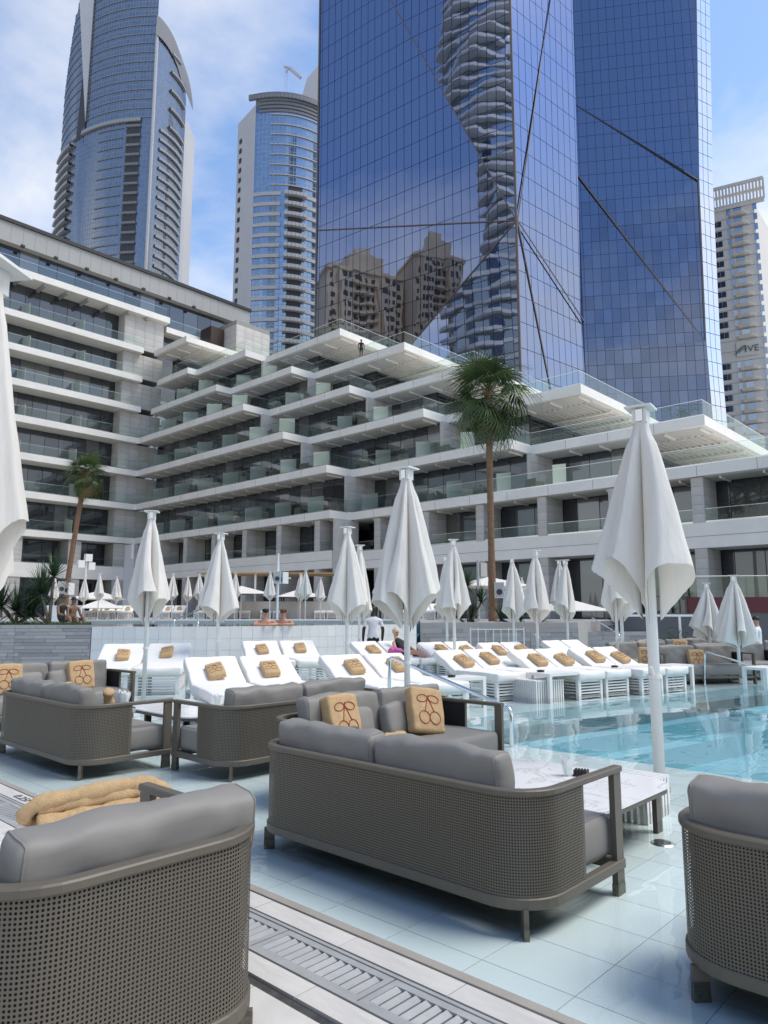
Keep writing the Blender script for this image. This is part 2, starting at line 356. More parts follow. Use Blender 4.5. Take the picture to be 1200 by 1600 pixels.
# ================================================================= THE SETTING
EX, EY, EZ = (1, 0, 0), (0, 1, 0), (0, 0, 1)
g = MB().add([(-3000, -3000, -2.2), (3000, -3000, -2.2), (3000, 3000, -2.2), (-3000, 3000, -2.2)], [(0, 1, 2, 3)]).build('ground', 'ground'); tag(g, kind='structure')
FLOOR, DK = -0.08, 0.025           # floor of the wading shelf, top of the stone deck; the water stands at 0
SH_X = 7.72                         # edge of the shelf: deep water beyond
LP0, LP1 = Vector((7.72, 7.02)), Vector((26.0, 3.55))   # far edge of the deep water
# ---- deck
deck = MB().box(-14, 2.10, -8, 30, -2.2, DK - 0.03).build('pool_deck', 'deck_joint'); tag(deck, kind='structure')
MB().box(2.385, 2.52, -8, 30, -2.2, DK - 0.03).build('strip_bed', 'deck_joint', deck)
def tile_row(parent, m, x0, x1, y0, y1, ly, top, th=0.03, gap=0.004, bev=0.0, off=0.0):
    y = y0 - off
    while y < y1:
        a, b_ = max(y, y0) + gap / 2, min(y + ly, y1) - gap / 2
        if b_ - a > 0.02: piece('tile', m, parent, (x0 + gap / 2, a, top - th + rnd.uniform(-.0008, .0008)), EX, EY, EZ, x1 - x0 - gap, b_ - a, th, bev)
        y += ly
tile_row(deck, 'deck_stone', 2.39, 2.52, -1, 12, 0.62, DK, off=0.21)
tile_row(deck, 'deck_stone', 1.98, 2.098, -1, 12, 0.62, DK, off=0.40)
for (xa, xb, o_) in ((1.30, 1.925, 0.1), (0.68, 1.30, 0.35), (0.06, 0.68, 0.2), (-0.6, 0.06, 0.0), (-1.3, -0.6, 0.3)):
    tile_row(deck, 'deck_stone', xa, xb, -0.5, 10, 0.62, DK, off=o_)
MB().box(1.93, 1.975, -1, 12, DK - 0.028, DK - 0.012).build('groove', 'groove', deck)
co = MB(); co.box(2.524, 2.575, -8, 30, -0.3, DK + 0.006); co.build('coping_edge', 'coping', deck)
co = MB(); co.box(2.577, 2.60, -8, 30, -0.3, 0.012); co.build('coping_lip', 'coping', deck)
for yy in [-0.6 + 1.24 * i for i in range(10)]:
    pass
me_t = text_mesh('0.25M', 0.105, 'paint_black', 0.0008)
tp = P(38, 1246, DK + 0.001); mobj('depth_marking', me_t, deck, (2.42, tp.y - 0.05, DK + 0.0015), (0, 0, -math.pi / 2), (1.25, 0.9, 1))
# ---- drain: a channel with stamped slotted covers
dr = empty('drain_channel', (2.24, 2.5, DK), label='long slotted white metal drain channel set in the stone deck', cat='drain')
MB().box(-0.135, 0.135, -4, 9.5, -0.20, -0.14).build('channel_bed', 'groove', dr)  # bed coloured near-black to give the slots their shade
for xs in (-0.135, 0.117): MB().box(xs, xs + 0.018, -4, 9.5, -0.05, 0.003).build('edge_strip', 'drain_metal', dr)
PL = 0.68
for i in range(-5, 14):
    y0 = -0.375 + i * PL
    fr = MB()
    for xs in (-0.115, 0.078): fr.box(xs, xs + 0.037, y0 + 0.004, y0 + PL - 0.004, -0.03, -0.002)
    for ys in (y0 + 0.004, y0 + PL - 0.034): fr.box(-0.078, 0.078, ys, ys + 0.03, -0.03, -0.002)
    gp = fr.build('grate_panel', 'drain_metal', dr)
    n = 12; a = y0 + 0.034; w = (PL - 0.068) / n
    for k in range(n):
        if y0 + 2.5 < 4.2 and y0 + 2.5 > 0.9: 
            q = MB(); q.add([(-0.078, a + k * w + 0.018, -0.07), (0.078, a + k * w + 0.018, -0.07), (0.078, a + (k + 1) * w - 0.003, -0.07), (-0.078, a + (k + 1) * w - 0.003, -0.07),
                             (-0.078, a + k * w + 0.018, -0.012), (0.078, a + k * w + 0.018, -0.012), (0.078, a + (k + 1) * w - 0.003, -0.003), (-0.078, a + (k + 1) * w - 0.003, -0.003)],
                            [(0, 3, 2, 1), (4, 5, 6, 7), (0, 1, 5, 4), (1, 2, 6, 5), (2, 3, 7, 6), (3, 0, 4, 7)])
            q.build('slat', 'drain_metal', gp)
        else: MB().box(-0.078, 0.078, a + k * w + 0.018, a + (k + 1) * w - 0.003, -0.07, -0.005).build('slat', 'drain_metal', gp)
# ---- shelf floor and basin
sh = MB(); sh.prism([(2.602, -15), (SH_X, -15), (SH_X, LP0.y), (LP1.x, LP1.y), (40, LP1.y), (40, 40), (2.602, 40)], -2.15, FLOOR - 0.012)
shelf = sh.build('pool_shelf_floor', 'pool_grout'); tag(shelf, kind='structure')
TX, TY = 0.371, 0.472
for i in range(14):
    for j in range(24):
        x0 = 2.602 + (i * TX - 0.05 if i else 0); x1 = min(2.602 + (i + 1) * TX - 0.05, SH_X); y0 = -0.73 + j * TY
        if x1 - x0 < 0.03: continue
        piece('tile', 'pool_tile', shelf, (x0 + .002, y0 + .002, FLOOR - 0.012), EX, EY, EZ, x1 - x0 - .004, TY - .004, 0.012)
# the part too far off to tell its tiles apart
b = NT('far_tile'); t = b.n('ShaderNodeTexCoord')
br = b.n('ShaderNodeTexBrick', {'Vector': t.outputs['Object'], 'Color1': (0.66, 0.76, 0.77, 1), 'Color2': (0.63, 0.74, 0.75, 1), 'Mortar': (0.52, 0.62, 0.63, 1), 'Scale': 1.0, 'Mortar Size': 0.006, 'Brick Width': 0.47, 'Row Height': 0.37}, offset=0.0)
pb = b.n('ShaderNodeBsdfPrincipled', {'Base Color': br.outputs['Color'], 'Roughness': 0.45}); b.surf(pb.outputs[0])
q = MB(); q.prism([(2.602, -0.73 + 24 * TY), (SH_X, -0.73 + 24 * TY), (SH_X, LP0.y), (LP1.x, LP1.y), (40, LP1.y), (40, 40), (2.602, 40)], FLOOR - 0.0115, FLOOR)
q.build('far_tiling', 'far_tile', shelf)
ba = MB(); ba.add([(SH_X, -15, -1.25), (45, -15, -1.25), (45, 9, -1.25), (SH_X, 9, -1.25)], [(0, 1, 2, 3)])
basin = ba.build('pool_basin_floor', 'basin_grout'); tag(basin, kind='structure')
for i in range(20):
    for j in range(15):
        piece('tile', 'basin_tile', basin, (SH_X + 0.02 + i * 0.62, -0.9 + j * 0.52, -1.25), EX, EY, EZ, 0.61, 0.51, 0.012)
st = MB()   # steps along the far edge and the near shelf's side
nrm = Vector((LP1.y - LP0.y, -(LP1.x - LP0.x))).normalized()
if nrm.y > 0: nrm = -nrm
for k, (dp, zz) in enumerate(((0.0, -0.30), (0.38, -0.55), (0.76, -0.85), (1.14, -1.24))):
    a, c = LP0 + nrm * dp, LP1 + nrm * dp
    st.prism([(SH_X, a.y), (c.x, c.y), (c.x, 9), (SH_X, 9)], -1.249 + 0.0004 * k, zz) if k < 3 else None
stp = st.build('pool_steps', 'basin_tile', basin)
ws = MB().prism([(2.60, -15), (SH_X, -15), (SH_X, LP0.y), (LP1.x, LP1.y), (40, LP1.y), (40, 40), (2.60, 40)], -0.0005, 0.0)
w1 = MB(); w1.add([(2.601, -15, 0), (SH_X, -15, 0), (SH_X, LP0.y, 0), (LP1.x, LP1.y, 0), (40, LP1.y, 0), (40, 40, 0), (2.601, 40, 0)], [tuple(range(7))])
tag(w1.build('shallow_water', 'water_shallow'), kind='structure')
w2 = MB(); w2.add([(SH_X, -15, 0), (45, -15, 0), (45, LP1.y, 0), (LP1.x, LP1.y, 0), (SH_X, LP0.y, 0)], [tuple(range(5))])
tag(w2.build('pool_water', 'water_deep'), kind='structure')
# ---- raised pool: curved wall of white tiles
WT = 1.16
wall_px = [(140, 19.6), (200, 19.4), (260, 19.4), (330, 19.7), (400, 20.3), (470, 21.2), (540, 22.3), (600, 23.4), (657, 24.5)]
WP = [XY(x, d) for x, d in wall_px]
def densify(pts, step):
    out = [pts[0].copy()]; acc = 0; i = 0; pos = pts[0].copy()
    while i < len(pts) - 1:
        seg = pts[i + 1] - pos
        if seg.length < step - acc: acc += seg.length; i += 1; pos = pts[i].copy()
        else:
            pos = pos + seg.normalized() * (step - acc); out.append(pos.copy()); acc = 0
    return out
WD = densify(WP, 0.315)
wall = empty('raised_pool_wall', WD[0], label='curved white tiled wall of the raised pool behind the loungers', cat='wall')
wb = MB(); back = [p + FH * 0.35 for p in WD]
wb.prism([(p.x, p.y) for p in WD] + [(p.x, p.y) for p in back[::-1]], -0.5, WT - 0.004); wb.build('core', 'wall_grout', wall, origin=WD[0])
for i in range(len(WD) - 1):
    a, c = WD[i] - WD[0], WD[i + 1] - WD[0]; u = (c - a).normalized(); n = Vector((u.y, -u.x, 0)); n = n if n.dot(FH) < 0 else -n
    for k in range(5):
        z1 = WT - k * 0.315
        piece('tile', 'wall_tile', wall, a + u * 0.003 + Vector((0, 0, z1 - 0.312)), u, ZZ, n, 0.309, 0.308, 0.012 + rnd.uniform(0, .0015))
    # overflow lip
    piece('edge_tile', 'wall_tile', wall, a + Vector((0, 0, WT - 0.003)) - n * 0.30, u, n, ZZ, 0.312, 0.312, 0.014)
ud = MB()
far = [XY(x, 36) for x in (-260, 200, 657, 1500)]
ud_poly = [(p.x, p.y) for p in back] + [(p.x, p.y) for p in (XY(735, 25.5), XY(905, 25.5), XY(1000, 30), XY(1500, 40))] + [(p.x, p.y) for p in (XY(1500, 110), XY(-300, 110), XY(-300, 22), XY(140, 20.5))]
uw = MB(); uw.add([(p.x, p.y, WT - 0.02) for p in back] + [(p.x, p.y, WT - 0.02) for p in (XY(657, 33), XY(140, 33), XY(140, 20.5))], [tuple(range(len(back) + 3))])
tag(uw.build('raised_pool_water', 'water_shallow'), kind='structure')
uf = MB(); uf.prism([(p.x, p.y) for p in back] + [(p.x, p.y) for p in (XY(657, 33), XY(140, 33), XY(140, 20.5))], -0.5, WT - 0.5)
tag(uf.build('raised_pool_floor', 'basin_tile'), kind='structure')
UD = 1.22
mat('terrace_stone', (0.40, 0.39, 0.37), 0.7, var=0.08, vscale=1.2)
ut = MB(); ut.prism([(p.x, p.y) for p in (XY(-700, 33), XY(657, 33), XY(657, 24.9), XY(905, 26), XY(940, 30), XY(2400, 30), XY(1200, 120), XY(-200, 120), XY(-700, 60))], -0.4, UD)
tag(ut.build('upper_terrace', 'terrace_stone'), kind='structure')
# ---- stacked stone planters
def stone_wall(name, pts, ztop, z0, label, rowh, lmin, lmax, depth, soil=True, cnt=300):
    w = empty(name, pts[0], label=label, cat='planter'); o = pts[0]
    q = MB(); back = [p + FH * depth for p in pts]
    q.prism([(p.x, p.y) for p in pts] + [(p.x, p.y) for p in back[::-1]], z0, ztop - 0.02); q.build('core', 'planter_joint', w, origin=o)
    made = 0
    for i in range(len(pts) - 1):
        a, c = pts[i] - o, pts[i + 1] - o; L = (c - a).length; u = (c - a).normalized(); n = Vector((u.y, -u.x, 0)); n = n if n.dot(FH) < 0 else -n
        k = 0; z = ztop
        while z > max(z0, -0.05):
            s = -rnd.uniform(0, lmax)
            while s < L:
                l = rnd.uniform(lmin, lmax); s0, s1 = max(s, 0), min(s + l, L)
                if s1 - s0 > 0.04 and made < cnt:
                    piece('stone', 'planter_stone', w, a + u * (s0 + .003) + Vector((0, 0, z - rowh + .006)) - n * 0.02, u, ZZ, n, s1 - s0 - .006, rowh - .006, 0.035 + rnd.uniform(0, .02)); made += 1
                s += l
            z -= rowh
    return w
lp = [XY(-120, 19.2), XY(20, 19.4), XY(139, 19.6)]
stone_wall('stone_planter', lp, 1.22, -0.3, 'grey stacked stone planter under the spiky yuccas at far left', 0.092, 0.55, 1.15, 1.6)
rp_ = [XY(657, 24.6), XY(735, 25.0), XY(830, 25.3), XY(905, 25.5)]
stone_wall('stone_planter', rp_, 1.02, -0.3, 'grey stone planter under the tall palm, behind the loungers', 0.15, 0.7, 1.3, 0.35)
rp2 = [XY(905, 27.5), XY(985, 27.8), XY(1040, 28.2)]
stone_wall('stone_planter', rp2, 0.85, -0.3, 'grey stone planter with an agave beside the right-hand steps', 0.16, 0.7, 1.3, 2.2)
tf = MB(); tf.prism([(p.x, p.y) for p in (XY(-120, 19.4), XY(139, 19.8), XY(135, 21.3), XY(-120, 21.0))], 1.19, 1.235)
turf = tf.build('planter_turf', 'grass', None); tag(turf, 'strip of turf on top of the left stone planter', 'grass', kind='stuff')
blv = []; gb = MB()
for i in range(1500):
    p = XY(rnd.uniform(-60, 138), rnd.uniform(19.5, 21.0)); h = rnd.uniform(.03, .09); a = rnd.uniform(0, 6.28)
    gb.add([(p.x - .012 * math.cos(a), p.y - .012 * math.sin(a), 1.23), (p.x + .012 * math.cos(a), p.y + .012 * math.sin(a), 1.23), (p.x + rnd.uniform(-.04, .04), p.y + rnd.uniform(-.04, .04), 1.23 + h)], [(0, 1, 2)])
tag(gb.build('grass_blades', 'grass', turf), kind='stuff')

# ================================================================= HOTEL
hotel = empty('hotel', (44, 44, 0), label='white terraced hotel with long balconies and dark glazing behind the pool', cat='building')
HO = Vector((44, 44, 0))
def hb(mb, name, m, parent=None):
    if parent is None: return mb.build(name, m, hotel, origin=HO)
    return mb.build(name, m, parent, origin=HO)
LV = [('f', 9.7, [(-14, 41.5, 40.4), (41.5, 72.9, 38.3)]),
      ('e', 13.45, [(14.5, 26.5, 44.0), (26.5, 42.0, 41.3), (42.0, 72.9, 38.3)]),
      ('d', 17.2, [(22.5, 34.3, 44.0), (34.3, 47.6, 41.3), (47.6, 72.9, 38.3)]),
      ('c', 20.9, [(31.4, 42.5, 44.0), (42.5, 53.5, 41.3), (53.5, 72.9, 38.3)]),
      ('b', 24.5, [(38.6, 50.3, 44.0), (50.3, 60.0, 41.3), (60.0, 72.9, 39.6)]),
      ('a', 28.0, [(46.6, 57.6, 44.0), (57.6, 66.5, 41.3), (66.5, 72.9, 40.2)]),
      ('g', 31.4, [(66.2, 72.9, 39.7)])]
BK = 62.0; TH = 0.62; REC = 2.3
def zig(segs, off=0.0, y0shift=0.0, yend=None):
    pts = []
    for k, (a, c, x) in enumerate(segs):
        a2 = a + (y0shift if k == 0 else 0)
        pts += [(x + off, a2 if k == 0 else a + off * 0.0), (x + off, c)]
    return pts
def panes_line(parent, a, c, z0, z1, wid, m='hotel_glass', name='pane', n_out=None, th=0.03, gap=0.05, split=None):
    # a row of separate glass panes from a to c (world XY), each with a dark joint round it
    a = Vector((a[0], a[1], 0)); c = Vector((c[0], c[1], 0)); L = (c - a).length; u = (c - a) / L
    n = Vector((u.y, -u.x, 0)); 
    if n_out is not None and n.dot(Vector(n_out)) < 0: n = -n
    k = max(1, round(L / wid)); w = L / k
    for i in range(k):
        o = a + u * (i * w + gap / 2) - HO
        tw = rnd.gauss(0, 0.004)
        u2 = (u + n * tw).normalized(); n2 = (n - u * tw + ZZ * rnd.gauss(0, 0.003)).normalized()
        for (za, zb) in ((z0, z1),) if not split else ((z0, z0 + split), (z0 + split + gap, z1)):
            mm = 'hotel_glass_curtain' if (m == 'hotel_glass' and rnd.random() < .13) else m
            piece(name, mm, parent, o + Vector((0, 0, za + gap / 2)), u2, ZZ, n2, w - gap, zb - za - gap, th)
def rail_line(a, c, z, n_out, wid=2.4, h=1.05, top=True):
    a = Vector((a[0], a[1], 0)); c = Vector((c[0], c[1], 0)); u = (c - a).normalized()
    q = MB(); q.bar(a + ZZ * (z + h + 0.012), c + ZZ * (z + h + 0.012), 0.03, 0.024); q.bar(a + ZZ * (z + 0.05), c + ZZ * (z + 0.05), 0.05, 0.09)
    r = hb(q, 'balustrade', 'steel')
    panes_line(r, a, c, z + 0.1, z + h, wid, 'rail_glass', 'pane', n_out, 0.014, 0.02)
    return r
me_div = MB().add([(0, 0, 0), (1.75, 0, 0), (1.75, 0, 1.35), (0, 0, 1.72), (0, .05, 0), (1.75, .05, 0), (1.75, .05, 1.35), (0, .05, 1.72)], [(0, 1, 2, 3), (7, 6, 5, 4), (0, 4, 5, 1), (1, 5, 6, 2), (2, 6, 7, 3), (3, 7, 4, 0)]).mesh('divider', 'frosted_panel')
slab_of = {}
for li, (nm, z, segs) in enumerate(LV):
    poly = zig(segs) + [(BK, segs[-1][1]), (BK, segs[0][0])]
    s = MB(); s.prism(poly, z - TH, z); sl = hb(s, 'floor_slab', 'white_concrete'); slab_of[nm] = sl
    # fascia joints: thin dark lines between the cladding plates
    for (a, c, x) in segs:
        y = a + 3.1
        while y < c - 1: piece('panel_joint', 'stone_joint', sl, Vector((x, y, z - TH + .01)) - HO, EY, ZZ, (-1, 0, 0), .03, TH - .02, .004); y += 3.1
    # soffit under the projecting edge, with beams and a raised light tray
    for (a, c, x) in segs:
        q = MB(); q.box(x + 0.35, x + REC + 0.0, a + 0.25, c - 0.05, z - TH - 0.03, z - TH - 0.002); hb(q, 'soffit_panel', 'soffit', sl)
        y = a + 0.4
        while y < c - 1.6:
            q = MB(); q.box(x + 0.5, x + REC - 0.1, y, y + 0.10, z - TH - 0.16, z - TH - 0.031); hb(q, 'beam', 'white_concrete', sl); y += 2.2
    # pergola at the stepped end
    a, c, x = segs[0]
    if nm not in ('f',):
        k = 0
        for yy in [a + 0.5 + i * 0.42 for i in range(11)]:
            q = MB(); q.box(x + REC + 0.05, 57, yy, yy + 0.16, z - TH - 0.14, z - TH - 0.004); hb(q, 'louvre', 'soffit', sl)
        for xx in (x + 5.2, x + 8.4, x + 11.6):
            q = MB(); q.box(xx, xx + 0.25, a + 0.3, a + 5.2, z - TH - 0.26, z - TH - 0.142); hb(q, 'beam', 'white_concrete', sl)
    # storey under this slab
    zf = LV[li - 1][1] if li else 6.3
    if li:
        zc_ = z - TH
        for k, (a, c, x) in enumerate(segs):
            a2 = a + (5.5 if k == 0 else 0.0); xg = x + REC
            wv = MB(); wv.box(xg + 0.06, xg + 0.2, a2, c, zf + 0.002, zc_ - 0.03); ww = hb(wv, 'window_wall', 'black_trim')
            panes_line(ww, (xg + 0.06, a2 + 0.02), (xg + 0.06, c - (0.02)), zf + 0.03, zc_ - 0.05, 1.5, n_out=(-1, 0, 0))
            if k == 0:   # end wall facing the terrace
                wv = MB(); wv.box(xg + 0.2, BK - 2, a2 + 0.06, a2 + 0.2, zf + 0.002, zc_ - 0.03); ww = hb(wv, 'window_wall', 'black_trim')
                panes_line(ww, (xg + 0.1, a2 + 0.06), (xg + 12, a2 + 0.06), zf + 0.03, zc_ - 0.05, 1.6, n_out=(0, -1, 0))
            else:        # stone-clad return wall at the step
                xb = segs[k - 1][2] + REC
                wv = MB(); wv.box(xg - 0.25, xb + 0.05, a2 - 0.30, a2 - 0.002, zf + 0.002, zc_ - 0.03); ww = hb(wv, 'stone_wall', 'stone_joint')
                nx_, nz_ = 3, 5; W_ = (xb - xg + 0.30) / nx_; H_ = (zc_ - zf - 0.035) / nz_
                for i in range(nx_):
                    for j in range(nz_):
                        piece('stone_panel', 'stone', ww, Vector((xg - 0.25 + i * W_ + .01, a2 - 0.3, zf + .004 + j * H_ + .01)) - HO, EX, ZZ, (0, -1, 0), W_ - .02, H_ - .02, 0.03)
                piece('stone_panel', 'stone', ww, Vector((xg - 0.25, a2 - 0.3, zf + .004)) - HO, EY, ZZ, (-1, 0, 0), 0.3, zc_ - zf - 0.05, 0.03)
    # balustrade on top of this slab, set back from its edge
    for k, (a, c, x) in enumerate(segs):
        if nm == 'g': continue
        rail_line((x + 0.12, a + 0.1), (x + 0.12, c - (0.1 if k == len(segs) - 1 else -0.1)), z, (-1, 0, 0), h=1.0)
        if k: rail_line((x + 0.12, a + 0.12), (segs[k - 1][2] + 0.12, a + 0.12), z, (0, -1, 0), h=1.0)
    a, c, x = segs[0]
    if nm not in ('f', 'g'): rail_line((x + 0.12, a + 0.12), (57, a + 0.12), z, (0, -1, 0), h=1.0)
    # dividers between the rooms' balconies
    if li < len(LV) - 1:
        nxt = LV[li + 1][2]
        y = nxt[0][0] + 8.5
        while y < 71:
            xs_ = [x for (a, c, x) in segs if a <= y < c]
            xn = [x for (a, c, x) in nxt if a <= y < c]
            if xs_ and xn and xs_[0] <= xn[0] + 0.1: mobj('balcony_divider', me_div, hotel, Vector((xs_[0] + 0.30, y, z + .02)) - HO, (0, 0, 0), (-1, 1, 1)).location.x += 1.75
            y += 4.3
# lower storeys with stone piers
core = MB(); core.box(46, BK, -13, 72.8, UD + .001, 9.06); hb(core, 'core', 'dark_interior')
core = MB()
for li, (nm, z, segs) in enumerate(LV[1:], 1):
    core.box(50.5, BK - 0.5, segs[0][0] + 9, 72.7, LV[li - 1][1] + .01, z - TH - 0.02)
hb(core, 'room_core', 'dark_interior')
for (a, c, x) in LV[0][2]:
    xg = x + REC
    for zlo, zhi in ((UD, 5.1), (6.3, 9.05)):
        wv = MB(); wv.box(xg + 0.06, xg + 0.2, a, c, zlo + .003, zhi); ww = hb(wv, 'window_wall', 'black_trim')
        panes_line(ww, (xg + 0.06, a + .02), (xg + 0.06, c - .02), zlo + 0.05, zhi - 0.03, 1.6, n_out=(-1, 0, 0))
    pb_ = MB(); pb_.box(x + 0.15, x + 0.40, a, c, 5.1, 6.5); pb_.box(x + 0.40, xg + .05, a, c, 5.1, 6.28); hb(pb_, 'parapet_band', 'white_concrete')
    gl = MB(); gl.box(x + 0.140, x + 0.149, a, c, 5.73, 5.76); hb(gl, 'shadow_joint', 'stone_joint')
    rail_line((x + 0.25, a + .1), (x + 0.25, c - .1), 6.5, (-1, 0, 0), h=0.75)
    y = a + (3.2 if a < 0 else 1.4)
    while y < c - 0.5:
        for zlo, zhi in ((UD, 5.1), (6.5, 9.06)):
            wv = MB(); wv.box(x + 0.22, xg, y, y + 0.62, zlo + .002, zhi); ww = hb(wv, 'pier', 'stone_joint')
            nz_ = 5 if zhi > 9 else 7; H_ = (zhi - zlo - .01) / nz_
            for j in range(nz_):
                zz = zlo + .005 + j * H_ + .008
                piece('stone_panel', 'stone', ww, Vector((x + 0.22, y - .02, zz)) - HO, EY, ZZ, (-1, 0, 0), 0.66, H_ - .016, .03)
                for i in range(2):
                    piece('stone_panel', 'stone', ww, Vector((x + 0.24 + i * 1.03, y, zz)) - HO, EX, ZZ, (0, -1, 0), 1.01, H_ - .016, .03)
        y += 4.9
bw = MB(); bw.box(38.6, 41.2, 41.2, 41.45, UD, 9.05); hb(bw, 'stone_wall', 'stone')
# left wing
LW = [9.7, 13.45, 17.2, 20.9, 24.5, 28.0, 31.4]
YF = 72.9; X0 = 2.0; XL = 37.4
for i, z in enumerate(LW):
    s = MB(); s.box(X0, XL + (1.0 if i else 0.9), YF, 92, z - TH, z); sl = hb(s, 'floor_slab', 'white_concrete')
    zhi = (LW[i + 1] if i + 1 < len(LW) else 35.9) - TH
    wv = MB(); wv.box(X0, XL - 1, YF + REC + .06, YF + REC + .2, z + .003, zhi - .003); ww = hb(wv, 'window_wall', 'black_trim')
    panes_line(ww, (19, YF + REC + .06), (XL - 1.02, YF + REC + .06), z + .03, zhi - .03, 1.5, n_out=(0, -1, 0))
    wv = MB(); wv.box(XL - 1.0, XL + 3.8, YF + 0.8, YF + 6, z + .003, zhi - .003); ww = hb(wv, 'stone_wall', 'stone_joint')
    nz_ = 5; H_ = (zhi - z - .006) / nz_
    for j in range(nz_):
        for k in range(4):
            piece('stone_panel', 'stone', ww, Vector((XL - 1.0 + k * 1.2 + .01, YF + .8, z + .003 + j * H_ + .01)) - HO, EX, ZZ, (0, -1, 0), 1.18, H_ - .02, .03)
        for k in range(3):
            piece('stone_panel', 'stone', ww, Vector((XL - 1.0, YF + 0.8 + k * .5 + .005, z + .003 + j * H_ + .01)) - HO, EY, ZZ, (-1, 0, 0), .49, H_ - .02, .03)
    rail_line((17, YF + .12), (XL + 0.8, YF + .12), z, (0, -1, 0), h=1.0)
    for xx in (20.5, 26.0, 31.6):
        o = mobj('balcony_divider', me_div, hotel, Vector((xx + (0.25 if i % 2 else 0), YF + .30 + 1.75, z + .02)) - HO, (0, 0, -math.pi / 2))
for zlo, zhi in ((UD, 5.1), (6.3, 9.05)):
    wv = MB(); wv.box(X0, XL, YF + REC + .06, YF + REC + .2, zlo + .003, zhi); ww = hb(wv, 'window_wall', 'black_trim')
    panes_line(ww, (17, YF + REC + .06), (XL, YF + REC + .06), zlo + .05, zhi - .05, 1.6, n_out=(0, -1, 0))
    for xx in (19.5, 25.6, 31.4, 36.2):
        wv = MB(); wv.box(xx, xx + 1.3, YF + .3, YF + REC, zlo + .004, zhi - .01); ww = hb(wv, 'pier', 'stone_joint')
        for j in range(6):
            H_ = (zhi - zlo - .02) / 6
            piece('stone_panel', 'stone', ww, Vector((xx - .01, YF + .3, zlo + .008 + j * H_)) - HO, EX, ZZ, (0, -1, 0), 1.32, H_ - .02, .03)
s = MB(); s.box(X0, XL, YF + .2, YF + REC + .05, 5.1, 6.5); hb(s, 'parapet_band', 'white_concrete')
rail_line((17, YF + .3), (XL, YF + .3), 6.5, (0, -1, 0), h=0.75)
# its top: pergola slab, glazed top storey and grey roof fascia
s = MB(); s.box(X0, 41.5, YF, 92, 35.25, 35.95); sl = hb(s, 'floor_slab', 'white_concrete')
for xx in [18 + i * 2.3 for i in range(10)]:
    q = MB(); q.box(xx, xx + .25, YF + .3, YF + REC, 34.95, 35.248); hb(q, 'beam', 'grey_cladding', sl)
s = MB(); s.box(41.5, 56.0, 73.6, 92, 34.4, 35.05); sl = hb(s, 'floor_slab', 'white_concrete')
s = MB(); s.box(41.0, 55.0, 75.2, 90, 31.41, 34.39); hb(s, 'window_wall', 'hotel_glass')
rail_line((17, YF + .3), (41.2, YF + .3), 35.95, (0, -1, 0)); rail_line((41.7, 73.8), (55, 73.8), 35.05, (0, -1, 0))
s = MB(); s.box(X0, 54, 76.2, 92, 35.96, 39.43); ww = hb(s, 'window_wall', 'black_trim')
panes_line(ww, (14, 76.2), (53, 76.2), 36.0, 39.40, 2.0, n_out=(0, -1, 0))
s = MB(); s.box(X0, 54.5, 75.3, 93, 39.45, 41.55); rf_ = hb(s, 'roof_fascia', 'grey_cladding')
for xx in [16 + i * 1.2 for i in range(29)]:
    q = MB(); q.box(xx, xx + .015, 75.285, 75.299, 39.5, 41.5); hb(q, 'panel_joint', 'stone_joint', rf_)
q = MB(); q.box(X0, 54.7, 75.1, 93.1, 41.56, 41.95); hb(q, 'roof_coping', 'black_trim', rf_)
for xx in [22 + i * 3.4 for i in range(8)]:
    q = MB(); q.box(xx, xx + .35, 75.0, 75.28, 39.3, 39.55); hb(q, 'floodlight', 'black_trim', rf_)
# stair tower in stone with a dark framed opening
s = MB(); s.box(48.0, 53, 68.9, 73.3, 28.02, 36.6); ww = hb(s, 'stair_tower', 'stone_joint')
for j in range(11):
    for k in range(4): piece('stone_panel', 'stone', ww, Vector((48.0, 68.9 + k * 1.1 + .01, 28.03 + j * .73 + .01)) - HO, EY, ZZ, (-1, 0, 0), 1.08, .71, .03)
    for k in range(4): piece('stone_panel', 'stone', ww, Vector((48.0 + k * 1.25 + .01, 68.9, 28.03 + j * .73 + .01)) - HO, EX, ZZ, (0, -1, 0), 1.23, .71, .03)
s = MB(); s.box(46.0, 47.8, 71.2, 73.5, 31.42, 35.9); hb(s, 'framed_opening', 'brown_metal')
# ================================================================= TOWERS
def RF(r, fw, z=0.0):
    p = RT * r + FH * fw; return Vector((p.x, p.y, z))
def dirL(deg): a = math.radians(deg); return (RT * -math.sin(a) + FH * math.cos(a))   # horizontal direction deg to the left of the view
mirror_glass('blue_glass', (0.36, 0.42, 0.60), (0.006, 0.010, 0.022), 0.012, wav=0.028, wsc=0.16, refl=0.62, objvar=0.12)
mirror_glass('blue_glass_light', (0.33, 0.40, 0.58), (0.010, 0.016, 0.035), 0.012, wav=0.03, wsc=0.2, refl=0.80, objvar=0.08)
mirror_glass('blue_glass_deep', (0.25, 0.31, 0.46), (0.006, 0.012, 0.03), 0.02, wav=0.02, wsc=0.2, refl=0.55, objvar=0.25)
mat('tower_core', (0.010, 0.015, 0.035), 0.5)
mat('fin_metal', (0.16, 0.13, 0.115), 0.45, metal=0.4)
def clip(poly, axis, lim, keep_less):
    out = []
    for i in range(len(poly)):
        a, c = poly[i], poly[(i + 1) % len(poly)]
        ia = (a[axis] <= lim) if keep_less else (a[axis] >= lim); ic = (c[axis] <= lim) if keep_less else (c[axis] >= lim)
        if ia: out.append(a)
        if ia != ic:
            t = (lim - a[axis]) / (c[axis] - a[axis]); out.append((a[0] + (c[0] - a[0]) * t, a[1] + (c[1] - a[1]) * t))
    return out
